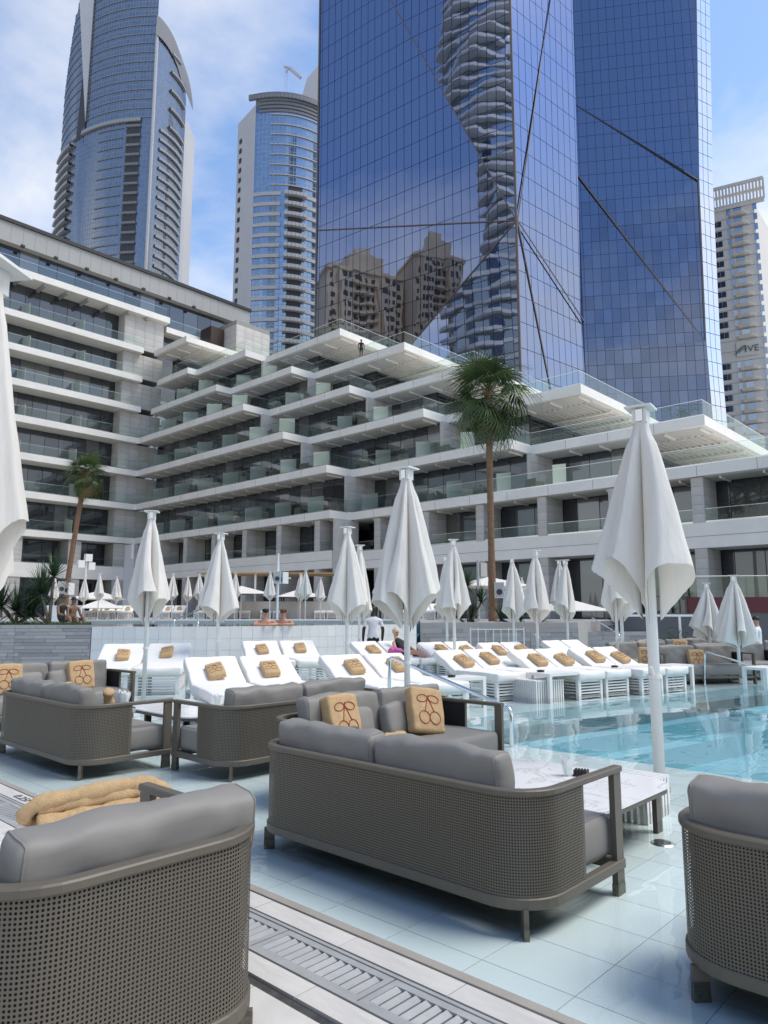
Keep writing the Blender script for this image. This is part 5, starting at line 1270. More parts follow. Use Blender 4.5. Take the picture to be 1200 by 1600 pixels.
# ---- umbrellas, closed
def canopy_mesh(seed, R=0.52, ztop=3.22, zlobe=1.82, zlow=1.28, lobes=5):
    # closed canopy: cloth hanging in deep folds; the folds' hems are high, the points between them hang low by the pole
    rr = random.Random(seed); q = MB(); NT_, NZ = 200, 34
    wd = [rr.uniform(.7, 1.5) for _ in range(lobes)]; tot = sum(wd); edges_ = [0]
    for w in wd: edges_.append(edges_[-1] + w / tot)
    amp = [(0.66 + 0.16 * (wd[k] / (tot / lobes))) * rr.uniform(.85, 1.12) for k in range(lobes)]; zj = [rr.uniform(-.20, .12) for _ in range(lobes)]; sw = [rr.choice((-1, 1)) * rr.uniform(.25, .75) for _ in range(lobes)]; sub = [rr.uniform(.0, .10) for _ in range(lobes)]
    for i in range(NT_):
        f = i / NT_; k = max(j for j in range(lobes) if edges_[j] <= f + 1e-9); u = (f - edges_[k]) / (edges_[k + 1] - edges_[k])
        lobe = math.sin(math.pi * u); lo = lobe ** 0.72
        zh = zlow + rr.uniform(-.004, .004) + (zlobe + zj[k] - zlow) * min(1.0, lobe ** 0.62)
        rmax = 0.06 + (R * amp[k] - 0.06) * lo
        th0 = 2 * math.pi * f
        for j in range(NZ + 1):
            t = j / NZ
            fold = min(1.0, t * 5)                      # the pleats start right under the hub
            core = 0.060 + (R * .80 - .060) * t * .55
            rr_ = (0.058 + (rmax - 0.058) * t ** 0.96)
            r = rr_ * fold + (1 - fold) * 0.062
            r *= 1 - sub[k] * math.exp(-((u - .5) / .13) ** 2) * t
            r += 0.010 * math.sin(u * math.pi * 9 + k * 2 + seed) * t * lobe
            r += noise.noise(Vector((math.cos(th0) * 2, math.sin(th0) * 2, t * 5 + seed * 3))) * 0.018 * t
            an = th0 + sw[k] * (t ** 1.8) * lobe * (1.25 if sw[k] * (u - .5) > 0 else .5) * .8
            z = ztop + (zh - ztop) * t
            q.v.append((r * math.cos(an), r * math.sin(an), z))
    for i in range(NT_):
        for j in range(NZ):
            a, c = i * (NZ + 1) + j, ((i + 1) % NT_) * (NZ + 1) + j
            q.f.append((a, c, c + 1, a + 1))
    return q
CAN = [canopy_mesh(s).mesh('canopy', 'canopy_fabric', True) for s in (1, 2, 3, 4, 5)]
BIG = canopy_mesh(23, 0.60, 3.22, 2.0, 1.36, 4).mesh('canopy', 'canopy_fabric', True)
CAN_S = [canopy_mesh(s, 0.60, 2.42, 1.15, 0.80, 7).mesh('canopy', 'canopy_fabric', True) for s in (11, 12)]
NAR = canopy_mesh(8, 0.30, 3.24, 1.85, 1.36, 5).mesh('canopy', 'canopy_fabric', True)
def umbrella(pos, label, can, rz=0.0, h=3.30, r=0.037, sc=1.0, z=FLOOR, group='closed white umbrellas round the pool', knot=True, plate=0.115):
    t = empty('closed_umbrella', (pos.x, pos.y, z), rz, label, 'umbrella', group); t.scale = (sc, sc, sc)
    MB().tube([(0, 0, 0), (0, 0, h * .5), (0, 0, h - .03)], r, 14).build('pole', 'white_paint', t, smooth=True)
    mobj('canopy', can, t)
    q = MB(); q.box(-plate, plate, -plate, plate, h - .03, h - .012); q.build('top_plate', 'white_paint', t)
    q = MB(); q.box(-.062, .062, -.062, .062, h - .16, h - .031); hub = q.build('hub', 'white_paint', t)
    for sx in (-1, 1): MB().box(sx * .064 - .008, sx * .064 + .008, -.03, .03, h - .15, h - .04).build('bracket', 'steel', hub)
    if knot:
        q = MB(); q.tube([(0, 0, .0), (0, 0, .03)], r * 1.35, 12); o = q.build('collar', 'white_paint', t); o.location.z = 0.92
        MB().bar((r, 0, .95), (r + .05, 0, 1.02), .02).build('crank', 'white_paint', t)
    MB().tube([(0, 0, 0.0), (0, 0, .05)], r * 1.8, 14).build('base_sleeve', 'white_paint', t)
    return t
def pole_at(x_top, d): return XY(x_top, d, 3.2)
U = [(1003, 6.75, 0, 3.3, 'big closed white umbrella in the right foreground by the pool edge'), (635, 9.1, 1, 0.1, 'closed white umbrella at centre rising behind the grey sofas'),
     (237, 13.0, 2, 0.9, 'closed white umbrella at left between the sofas and the left loungers'), (345, 16.6, 3, 0.4, 'closed white umbrella left of centre before the tiled wall'),
     (543, 15.4, 4, 0.2, 'closed white umbrella just left of the central umbrella'), (562, 19.5, 0, 1.0, 'closed white umbrella half hidden behind the one left of centre'),
     (708, 18.0, 1, 0.8, 'closed white umbrella right of the central umbrella'), (697, 22.0, 2, 0.3, 'closed white umbrella peeping out behind the one right of centre'),
     (836, 20.0, 3, 1.2, 'closed white umbrella right of the tall palm, nearer one'), (800, 22.8, 4, 0.6, 'closed white umbrella in front of the tall palm trunk'),
     (883, 23.5, 0, 0.1, 'closed white umbrella left of the big right umbrella'), (958, 18.5, 2, 0.5, 'closed white umbrella showing from behind the big right umbrella'), (874, 29.0, 1, 0.1, 'small closed white umbrella farther back left of the big right one'),
     (968, 24.5, 3, 0.5, 'closed umbrella almost hidden by the big right umbrella')]
for (x, d, k, rz, lb) in U: umbrella(pole_at(x, d), lb, BIG if x == 1003 else CAN[k], rz, z=FLOOR if d < 25 else UD - 0.9, r=0.048 if x == 1003 else 0.037, plate=0.115, sc=1.085 if x == 1003 else 1.05 if d < 20 else 1.02)
p = XY(-14, 3.75, 3.3); umbrella(Vector((p.x, p.y, 0)), 'closed white umbrella cut by the left edge, very near', NAR, 0.6, z=DK, plate=0.14, sc=1.03)
for (x, d, k, lb) in ((1112, 21.0, 0, 'short closed umbrella left of the two at the far right'), (1157, 16.8, 1, 'short closed umbrella right of the two at the far right')):
    p = XY(x, d); umbrella(p, lb, CAN_S[k], 0.3, h=2.5, z=FLOOR, group='short closed umbrellas')
far_u = [(80, 40, 'beside the yuccas'), (127, 41, 'right of the thin palm'), (150, 37, 'before the open parasol at left'), (178, 40, 'left of the near left umbrella'), (266, 37, 'right of the near left umbrella'), (290, 40, 'in the middle of the far left three'), (308, 37, 'touching the left-centre umbrella'), (365, 36, 'right of the left-centre umbrella'), (420, 35, 'left of the loudspeaker mast'), (476, 34, 'right of the loudspeaker mast'), (468, 37, 'hiding behind the one right of the mast'), (500, 41, 'left of the centre umbrellas'), (818, 41, 'behind the two right of the palm')]
for i, (x, d, lb) in enumerate(far_u):
    p = XY(x, d); umbrella(p, 'far closed umbrella on the upper terrace ' + lb, CAN[i % 5], i * 0.7, sc=0.72, z=UD, group='closed umbrellas on the upper terrace')
# open parasols far back
def parasol(px, d, zc, w, label):
    p = XY(px, d); t = empty('open_parasol', (p.x, p.y, UD), HEAD + 0.3, label, 'parasol'); h = zc - UD
    MB().tube([(0, 0, 0), (0, 0, h)], .035, 8).build('pole', 'white_paint', t)
    q = MB(); a = w / 2; q.add([(0, 0, h + .5), (a, a, h), (-a, a, h), (-a, -a, h), (a, -a, h), (0, 0, h + .46), (a, a, h - .03), (-a, a, h - .03), (-a, -a, h - .03), (a, -a, h - .03)], [(0, 1, 2), (0, 2, 3), (0, 3, 4), (0, 4, 1), (5, 7, 6), (5, 8, 7), (5, 9, 8), (5, 6, 9), (1, 6, 7, 2), (2, 7, 8, 3), (3, 8, 9, 4), (4, 9, 6, 1)]); q.build('canopy', 'canopy_fabric', t)
    for k in range(4):
        b_ = math.pi / 4 + k * HP; MB().bar((0, 0, h + .2), (a * .95 * math.cos(b_) * 1.41, a * .95 * math.sin(b_) * 1.41, h - .02), .025).build('rib', 'white_paint', t)
parasol(150, 44, zat(936, 44), 3.0, 'open white parasol at far left behind the thin umbrellas'); parasol(155, 40, zat(950, 40), 2.2, 'lower open white parasol at far left'); parasol(375, 45, zat(928, 45), 3.2, 'open white parasol right of the left-centre umbrella'); parasol(465, 46, zat(933, 46), 3.0, 'open white parasol behind the loudspeaker mast')
parasol(765, 36, zat(917, 36), 3.4, 'open white parasol beside the tall palm trunk'); parasol(890, 31, zat(954, 31), 2.6, 'open white parasol behind the middle umbrellas at right')
# ================================================================= PLANTS
def fan_frond(seed, n=26, blade=0.95, pet=0.8, droop=0.35):
    rr = random.Random(seed); q = MB()
    q.tube([(0, 0, 0), (pet * .5, 0, .03), (pet, 0, 0)], [.022, .016, .012], 5)
    for i in range(n):
        a = math.radians(-125 + 250 * i / (n - 1)) + rr.uniform(-.03, .03); L = blade * (0.62 + 0.38 * math.cos(a * .55)) * rr.uniform(.9, 1.06); w = 0.021
        d = Vector((math.cos(a), math.sin(a), 0)); s = Vector((-d.y, d.x, 0)); o = Vector((pet, 0, 0)); k = rr.uniform(.8, 1.3)
        prev = None; vs = []
        for j in range(6):
            t = j / 5; ww = w * (0.35 + 1.1 * math.sin(math.pi * min(1, .25 + t * .75))) * (1 - t * .55) if j < 5 else 0.002
            c = o + d * (L * t) + Vector((0, 0, .12 * math.sin(t * 2) - droop * k * t ** 2.6 + .10 * abs(math.sin(a)) * t)); vs += [c - s * ww + Vector((0, 0, .006)), c + s * ww - Vector((0, 0, .006))]
        q.add(vs, [(2 * j, 2 * j + 1, 2 * j + 3, 2 * j + 2) for j in range(5)])
    return q
FR = [fan_frond(s, droop=.32 + .2 * s).mesh('frond', 'frond') for s in range(4)]; FD = [fan_frond(s + 9, droop=.6).mesh('frond', 'dry_frond') for s in range(2)]
def fan_palm(pos, zb, zt, r, label, n=58, sc=1.0, lean=(0, 0), seed=1):
    rr = random.Random(seed); t = empty('fan_palm', (pos.x, pos.y, zb), label=label, cat='palm tree'); H = zt - zb
    pts = [(lean[0] * (i / 12) ** 1.3, lean[1] * (i / 12) ** 1.3, H * i / 12) for i in range(13)]
    q = MB(); NS = 60
    tp = [(lean[0] * (i / NS) ** 1.3, lean[1] * (i / NS) ** 1.3, H * i / NS) for i in range(NS + 1)]
    q.tube(tp, [r * (1.25 - .35 * min(1, i / NS * 3)) * (1 + (.035 if i % 2 else -.02)) * (1 if i < NS - 6 else 1.15) for i in range(NS + 1)], 14); q.build('trunk', 'trunk', t, smooth=False)
    top = Vector(tp[-1]); bt = MB()
    for k in range(26):
        a = k * 2.4; z = top.z - .9 + k * .035; bt.bar(Vector((top.x + r * .9 * math.cos(a), top.y + r * .9 * math.sin(a), z)), Vector((top.x + r * 2.0 * math.cos(a), top.y + r * 2.0 * math.sin(a), z + .28)), .05, .03)
    tag(bt.build('leaf_stubs', 'trunk', t), kind='stuff')
    for k in range(n):
        f = k / n; el = math.radians(82 - 158 * f ** 0.85 + rr.uniform(-16, 16)); az = k * 2.39996 + rr.uniform(-.2, .2)
        me = (FD[k % 2] if (f > .84 and k % 2 == 0) else FR[k % 4])
        o = bpy.data.objects.new('frond', me); COL.objects.link(o); o.parent = t
        s = sc * (0.85 + .3 * rr.random()) * (1.0 if f > .12 else .8)
        M = Matrix.Translation(top + Vector((0, 0, .15 - .55 * f))) @ Matrix.Rotation(az, 4, 'Z') @ Matrix.Rotation(-el, 4, 'Y') @ Matrix.Rotation(rr.uniform(-.5, .5), 4, 'X') @ Matrix.Diagonal((s, s, s, 1))
        o.matrix_local = M
    return t
fan_palm(XY(771, 29.5), UD - .3, Dp(772, 612, 29.5).z, 0.15, 'tall fan palm with a shaggy green crown, right of centre', 46, 1.22, (0.05, 0.02), 2)
fan_palm(XY(97, 50), UD, Dp(117, 738, 50).z, 0.19, 'smaller fan palm with a thin leaning trunk at left', 40, 1.0, (0.72, -.55), 5)
def rosette(parent, c, n, L, seed, m='yucca', w=0.02, elmin=-25):
    rr = random.Random(seed); q = MB()
    for k in range(n):
        el = math.radians(rr.uniform(elmin, 88)); az = rr.uniform(0, 6.283); l = L * rr.uniform(.75, 1.1); d = Vector((math.cos(el) * math.cos(az), math.cos(el) * math.sin(az), math.sin(el))); s = d.cross(ZZ); s = s.normalized() if s.length > .01 else Vector((1, 0, 0))
        vs = []
        for j in range(4):
            t = j / 3; ww = w * (1.0 - .9 * t ** 2) if j < 3 else .002; p = c + d * (l * t) - ZZ * (.16 * l * t * t * math.cos(el)); vs += [p - s * ww, p + s * ww]
        q.add(vs, [(2 * j, 2 * j + 1, 2 * j + 3, 2 * j + 2) for j in range(3)])
    return tag(q.build('leaf_rosette', m, parent), kind='stuff')
def yucca(pos, z0, heads, label, stem=.055):
    t = empty('yucca', (pos.x, pos.y, z0), label=label, cat='plant')
    for k, (dx_, dy_, h, L, n) in enumerate(heads):
        q = MB(); e = Vector((dx_, dy_, h)); q.tube([Vector((0, 0, 0)), Vector((dx_ * .5, dy_ * .5, h * .5)), e], [stem, stem * .85, stem * .7], 8); q.build('stem', 'yucca_stem', t, smooth=True)
        rosette(t, e, n, L, k * 7 + int(pos.x * 10))
    return t
def rfd(r, f): v = RT * r + FH * f; return v.x, v.y
yucca(XY(72, 20.3), 1.22, [(*rfd(-.25, 0), .85, .95, 120), (*rfd(-.55, .1), .45, .75, 90), (*rfd(-.05, .2), 1.35, .85, 100)], 'spiky dark green yucca on a pale trunk at left')
yucca(XY(20, 20.2), 1.22, [(*rfd(0, 0), .35, .95, 110), (*rfd(.35, .1), .25, .8, 80), (*rfd(-.5, .1), .5, .9, 90)], 'low sprawling yucca at the left edge')
yucca(XY(733, 26.3), 1.0, [(*rfd(-.05, 0), 1.5, .75, 120), (*rfd(.5, .2), .95, .75, 90), (*rfd(-.6, .1), .7, .75, 90), (*rfd(.1, .1), .35, .8, 90)], 'clump of dark yuccas left of the tall palm trunk')
yucca(XY(815, 26.6), 1.0, [(*rfd(0, 0), .3, .8, 90), (*rfd(.8, .1), .25, .7, 80), (*rfd(-.7, .1), .3, .75, 80)], 'low dark yuccas right of the tall palm trunk')
yucca(XY(965, 28.6), .85, [(0, 0, .25, .95, 120)], 'grey-green agave beside the right-hand steps')
yucca(XY(1055, 30), 1.3, [(0, 0, .3, .6, 70)], 'spiky plant on the terrace edge behind the big umbrella')
yucca(XY(1083, 30), 1.9, [(0, 0, .3, .5, 60)], 'small spiky plant in a white tub behind the right umbrella')
def shrub(pos, z0, rx, rz_, label, n=900, m='shrub', leaf=.06):
    t = empty('shrub', (pos.x, pos.y, z0), label=label, cat='shrub'); rr = random.Random(int(pos.x * 7)); q = MB(); st_ = MB()
    cl = [Vector((rr.gauss(0, rx * .4), rr.gauss(0, rx * .4), rz_ * rr.uniform(.3, .85))) for _ in range(9)]
    for c in cl: st_.tube([(0, 0, 0), tuple(c * .6), tuple(c)], [.02, .014, .006], 5)
    for k in range(n):
        c = rr.choice(cl); p = c + Vector((rr.gauss(0, 1), rr.gauss(0, 1), rr.gauss(0, .8))) * rx * .24; a = Vector((rr.uniform(-1, 1), rr.uniform(-1, 1), rr.uniform(-.4, 1))).normalized() * leaf; b_ = a.cross(Vector((rr.uniform(-1, 1), rr.uniform(-1, 1), rr.uniform(-1, 1)))).normalized() * leaf * .35
        q.add([p, p + a * .5 + b_, p + a, p + a * .5 - b_], [(0, 1, 2, 3)])
    st_.build('branches', 'yucca_stem', t); tag(q.build('foliage', m, t), kind='stuff')
shrub(XY(1075, 25.5), FLOOR, .9, 1.0, 'round dark shrub behind the far right sofas'); shrub(XY(1138, 24.5), FLOOR, .8, 1.5, 'loose dark shrub between the two short umbrellas')
tp = XY(1062, 45, 13.5); shrub(Vector((tp.x, tp.y, 0)), 13.5, .9, 1.3, 'round green shrub on the hotel roof terrace at right', 900)
tp = XY(951, 50, 13.5); shrub(Vector((tp.x, tp.y, 0)), 13.46, .7, 1.3, 'dark potted shrub on the terrace under the right pergola', 500)
# ================================================================= STEEL AND SMALL EQUIPMENT
def handrail(pts, label, r=0.026):
    o = pts[0]; t = empty('handrail', o, label=label, cat='handrail'); q = MB(); sm = []
    P_ = [p - o for p in pts]
    for i, p in enumerate(P_):
        if 0 < i < len(P_) - 1:
            a = (P_[i - 1] - p).normalized() * .09; c = (P_[i + 1] - p).normalized() * .09
            for k in range(6):
                t_ = k / 5; sm.append((p + a) * (1 - t_) ** 2 + p * 2 * t_ * (1 - t_) + (p + c) * t_ ** 2)
        else: sm.append(p)
    q.tube(sm, r, 12); q.build('tube', 'chrome', t, smooth=True)
    for e in (P_[0], P_[-1]):
        q = MB(); q.tube([e + ZZ * .0, e + ZZ * .012], .045, 14); q.build('flange', 'steel', t)
    return t
a = XY(607, 10.6, FLOOR); c = XY(800, 8.95, -.30)
at, ct = Dp(609, 1026, 10.6), Dp(799, 1108, 8.95)
handrail([a, at, ct, c], 'chrome handrail running down into the pool beside the grey sofas')
a = XY(1101, 16.6, FLOOR); at = Dp(1101, 1018, 16.6); ct = Dp(1240, 1060, 14.5); c = XY(1240, 14.5, FLOOR); handrail([a, at, ct, c], 'chrome handrail at the far right in front of the short umbrellas')
a = XY(275, 27, WT); at = Dp(310, 955, 27.5); at.z = max(at.z, WT + .5); c = XY(272, 25.0, WT - .1); handrail([c, Vector((c.x, c.y, WT + .15)), at, Vector((at.x, at.y, WT))], 'slim handrail in the raised pool, left of the swimmers')
a = XY(968, 26.8, .2); handrail([XY(972, 26.8, .2), Dp(968, 992, 26.8), Dp(925, 965, 28.5), XY(925, 28.5, UD)], 'pale handrail of the steps beside the agave')
# white gate before the planter
gt = empty('white_gate', XY(736, 23.6), HEAD - HP + .05, 'white tubular gate leaning on the stone planter behind the loungers', 'gate')
gz = FLOOR
gw = 1.75
for z in (.45, 1.02): MB().bar((0, 0, z), (gw, 0, z), .035).build('rail', 'white_paint', gt)
for k in range(8): MB().bar((k * gw / 7, 0, gz), (k * gw / 7, 0, 1.02 + (.06 if k in (0, 1, 5, 7) else 0)), .035 if k in (0, 7) else .025).build('bar', 'white_paint', gt)
# loudspeakers
def speaker(loc, rz, label, s=1.0, m='speaker_grey'):
    t = empty('loudspeaker', loc, rz, label, 'loudspeaker'); w, d, h = .26 * s, .25 * s, .42 * s
    q = MB(); q.add([(-w, -d, -h), (w, -d, -h), (w * .7, d, -h), (-w * .7, d, -h), (-w, -d, h), (w, -d, h), (w * .7, d, h), (-w * .7, d, h)], [(0, 3, 2, 1), (4, 5, 6, 7), (0, 1, 5, 4), (1, 2, 6, 5), (2, 3, 7, 6), (3, 0, 4, 7)]); q.build('cabinet', 'white_paint', t)
    MB().box(-w * .88, w * .88, -d - .012, -d - .001, -h * .92, h * .92).build('grille', m, t)
    q = MB(); q.tube([(0, -d - .02, -h * .25), (0, -d - .013, -h * .25)], w * .62, 16); q.build('cone', 'groove', t)
    MB().bar((0, d, 0), (0, d + .18, 0), .05).build('bracket', 'steel', t); return t
pp = XY(771, 29.5)
sp_ = Dp(781, 922, 29.1); speaker(sp_, HEAD - HP - .25, 'grey loudspeaker strapped to the tall palm trunk', .75); sp_ = Dp(760, 922, 29.6)
ms = XY(432, 31); t = empty('speaker_mast', (ms.x, ms.y, UD), label='white mast carrying loudspeakers above the raised pool', cat='mast'); MB().tube([(0, 0, 0), (0, 0, 2.55)], .05, 10).build('pole', 'white_paint', t); MB().tube([(0, 0, 2.55), (0, 0, 2.9)], .035, 8).build('antenna', 'white_paint', t)
speaker(Dp(434, 902, 30.8), HEAD - HP, 'white loudspeaker with grey grille on the mast', .62); speaker(Dp(444, 903, 31.4), HEAD - HP - .9, 'white loudspeaker turned away on the mast', .6)
speaker(Dp(96, 918, 49), HEAD - HP + .5, 'left white loudspeaker on the thin palm trunk', .95); speaker(Dp(109, 920, 49), HEAD - HP - .6, 'right white loudspeaker on the thin palm trunk', .95)
ms = XY(128, 44); t = empty('floodlight_mast', (ms.x, ms.y, UD), label='mast with small floodlights at far left among the umbrellas', cat='mast'); MB().tube([(0, 0, 0), (0, 0, 3.9)], .06, 8).build('pole', 'white_paint', t)
for (dx_, dz_) in ((-.35, 3.1), (.1, 3.5), (.3, 3.0)): MB().box(dx_ - .2, dx_ + .2, -.15, .15, dz_, dz_ + .45).build('floodlight', 'white_paint', t)
ms = XY(749, 31); t = empty('floodlight_mast', (ms.x, ms.y, UD), label='grey mast with equipment box behind the tall palm', cat='mast'); MB().tube([(0, 0, 0), (0, 0, 2.6)], .06, 8).build('pole', 'speaker_grey', t); MB().box(.1, .55, -.1, .1, 1.9, 2.5).build('equipment_box', 'speaker_grey', t)
# bar and steps on the far terrace
br_ = empty('beach_bar', XY(430, 46, UD), HEAD - HP, 'dark poolside bar with stepped front behind the far umbrellas', 'bar')
MB().box(-4.5, 4.5, 0, 2.5, 0, 1.1).build('counter', 'stone', br_); MB().box(-5, 5, -.3, 3, 2.85, 2.93).build('roof_beam', 'wood', br_)
for xx in (-4.6, -1.4, 1.6, 4.6): MB().box(xx, xx + .12, .1, .22, 1.1, 2.85).build('post', 'white_paint', br_)
for k in range(9): MB().tube([(-.9 + k * .16, 1.0, 1.11), (-.9 + k * .16, 1.0, 1.35), (-.9 + k * .16, 1.0, 1.42)], [.05, .05, .02], 8).build('bottle', 'wine', br_)
ws_ = empty('white_screen', XY(92, 30, UD), HEAD - HP, 'low white screen wall behind the two bathers at left', 'screen'); MB().box(-.6, .9, 0, .1, 0, .62).build('panel', 'white_paint', ws_); MB().box(-.62, .92, -.02, .12, .621, .65).build('cap', 'white_paint', ws_)
gb_ = empty('low_wall', XY(1040, 26), HEAD - HP, 'white framed low wall and posts behind the far right sofas', 'frame')
MB().box(-1.6, 2.2, 0, .06, 1.42, 1.50).build('beam', 'white_paint', gb_)
for xx in (-1.55, .55, 2.1): MB().box(xx, xx + .07, 0, .06, FLOOR, 1.419).build('post', 'white_paint', gb_)
wl = empty('terrace_wall', XY(1150, 27.5), HEAD - HP - .15, 'dark retaining wall with glass rail behind the far right lounge', 'wall')
mat('wall_dark', (0.10, 0.10, 0.105), .7, var=.1, vscale=.8); mat('wall_red', (0.10, 0.012, 0.018), .6)
MB().box(-4.2, 9, 0, .3, FLOOR, 1.55).build('wall', 'wall_dark', wl); MB().box(-1.6, 9, -.02, .28, 1.551, 2.15).build('red_band', 'wall_red', wl)
for k in range(5): MB().box(-1.5 + k * 2.1, .55 + k * 2.1, .1, .115, 2.16, 2.95).build('glass_panel', 'rail_glass', wl)
MB().box(-1.6, 9, .08, .13, 2.951, 2.98).build('top_rail', 'steel', wl)
tb = empty('towel_station', XY(857, 25.6, FLOOR), HEAD - HP, 'white towel stand with a cherry emblem among the right umbrellas', 'stand'); MB().box(-.2, .2, 0, .3, 0, .95).build('cabinet', 'white_paint', tb)
q = MB(); q.tube([(-.05, -.012, .55), (-.05, -.004, .55)], .045, 12); q.tube([(.05, -.012, .52), (.05, -.004, .52)], .045, 12); q.build('cherry_fruits', 'cloth_red', tb); q = MB(); q.tube([(-.05, -.01, .6), (0, -.01, .72), (.05, -.01, .57)], .008, 5); q.build('cherry_stems', 'shrub', tb)
o = rolled('red_bag', [(-.12, 0, 0), (0, .02, .05), (.12, 0, 0)], .09, ''); pq = XY(807, 15.6, .12); o.location = pq; o.data.materials.clear(); o.data.materials.append(MAT['cloth_red']); tag(o, 'small red bag on the floor between two lounger pairs', 'bag')
# chairs on the hotel balconies
def make_bchair():
    t = empty('balcony_chair', label='x', cat='chair'); MB().box(-.4, .4, -.4, .4, .12, .38).build('seat', 'sofa_cushion', t); MB().box(-.45, .45, .3, .42, .1, .78).build('backrest', 'sofa_frame', t)
    for sx in (-1, 1): MB().box(sx * .45 - .04, sx * .45 + .04, -.4, .4, .0, .58).build('arm', 'sofa_frame', t)
    return t
bc0 = make_bchair(); bfirst = True; cnt_ = 0
ORD = {'f': 'third', 'e': 'fourth', 'd': 'fifth', 'c': 'sixth', 'b': 'seventh', 'a': 'eighth'}
for li, (nm, z, segs) in enumerate(LV[:-2]):
    nxt = LV[li + 1][2]; y = nxt[0][0] + 10.4; k = 0
    NTH = ['first', 'second', 'third', 'fourth', 'fifth', 'sixth', 'seventh', 'eighth', 'ninth', 'tenth', 'eleventh', 'twelfth', 'thirteenth', 'fourteenth']
    while y < 66:
        xs_ = [x for (a, c, x) in segs if a <= y < c]
        if xs_:
            t = bc0 if bfirst else copy_tree(bc0); bfirst = False; t.location = (xs_[0] + 1.2, y, z); t.rotation_euler = (0, 0, HP + rnd.uniform(-.3, .3)); t['group'] = 'lounge chairs on the hotel balconies'
            t['label'] = 'grey lounge chair on the %s hotel level, %s from its right end' % (ORD[nm], NTH[k]); k += 1
        y += 4.3
# ================================================================= PEOPLE
def body(name, joints, edges, regions, parent=None, root=0, sub=2):
    # joints: list of (x, y, z, rx, ry); one continuous skin grown over the skeleton, then clothed by region
    me = bpy.data.meshes.new(name); me.from_pydata([j[:3] for j in joints], edges, []); o = bpy.data.objects.new(name, me); COL.objects.link(o)
    md = o.modifiers.new('skin', 'SKIN'); md.use_smooth_shade = True
    sv = me.skin_vertices[0].data
    for i, j in enumerate(joints): sv[i].radius = (j[3], j[4] if len(j) > 4 else j[3]); sv[i].use_root = (i == root)
    sb = o.modifiers.new('sub', 'SUBSURF'); sb.levels = sub; sb.render_levels = sub
    dg = bpy.context.evaluated_depsgraph_get(); m2 = bpy.data.meshes.new_from_object(o.evaluated_get(dg)); bpy.data.objects.remove(o)
    mats = []
    for r in regions:
        if r[1] not in mats: mats.append(r[1])
    m2.materials.clear()
    for m in mats: m2.materials.append(MAT[m])
    for pl in m2.polygons:
        pl.use_smooth = True
        for fn, m in regions:
            if fn(pl.center): pl.material_index = mats.index(m); break
    o = bpy.data.objects.new(name, m2); COL.objects.link(o); o.parent = parent; return o
STAND = [(0, 0, .93, .15, .11), (0, .0, 1.12, .145, .10), (0, .01, 1.34, .17, .11), (0, 0, 1.47, .075, .07), (0, -.015, 1.56, .06, .065), (0, -.02, 1.66, .082, .10), (0, -.015, 1.75, .055, .07),
         (-.20, 0, 1.40, .062), (-.27, .02, 1.14, .05), (-.27, -.05, .90, .038), (-.265, -.07, .80, .034, .02), (.20, 0, 1.40, .062), (.27, .02, 1.14, .05), (.27, -.05, .90, .038), (.265, -.07, .80, .034, .02),
         (-.095, 0, .86, .092), (-.10, -.01, .50, .068), (-.105, .02, .10, .046), (-.11, -.10, .04, .04, .03), (.095, 0, .86, .092), (.10, -.01, .50, .068), (.105, .02, .10, .046), (.11, -.10, .04, .04, .03)]
SEDG = [(0, 1), (1, 2), (2, 3), (3, 4), (4, 5), (5, 6), (2, 7), (7, 8), (8, 9), (9, 10), (2, 11), (11, 12), (12, 13), (13, 14), (0, 15), (15, 16), (16, 17), (17, 18), (0, 19), (19, 20), (20, 21), (21, 22)]
def add_fingers(t, m, wrist, d, side, s=1.0):
    for k in range(4):
        b_ = Vector(wrist) + side * ((k - 1.5) * .018 * s); l = (.075, .085, .08, .062)[k] * s
        q = MB(); q.tube([b_, b_ + d * l * .55, b_ + d * l + Vector((0, -.012, 0))], [.009 * s, .0085 * s, .006 * s], 6); q.build('finger', m, t, smooth=True)
    b_ = Vector(wrist) - side * .036 * s - d * .03; q = MB(); q.tube([b_, b_ - side * .02 * s + d * .03, b_ - side * .024 * s + d * .055], [.010 * s, .009 * s, .007 * s], 6); q.build('thumb', m, t, smooth=True)
def hair(t, m, c, rx, ry, rz_, cut=-.2):
    q = MB(); n, k = 14, 8
    for j in range(k + 1):
        ph = math.pi / 2 - (math.pi / 2 - math.asin(max(-1, cut))) * j / k
        for i in range(n):
            a = 2 * math.pi * i / n; jit = 1 + .05 * math.sin(i * 3.1 + j); q.v.append((c[0] + rx * math.cos(ph) * math.cos(a) * jit, c[1] + ry * math.cos(ph) * math.sin(a) * jit, c[2] + rz_ * math.sin(ph)))
    for j in range(k):
        for i in range(n): q.f.append((j * n + i, (j + 1) * n + i, (j + 1) * n + (i + 1) % n, j * n + (i + 1) % n))
    q.build('hair', m, t, smooth=True)
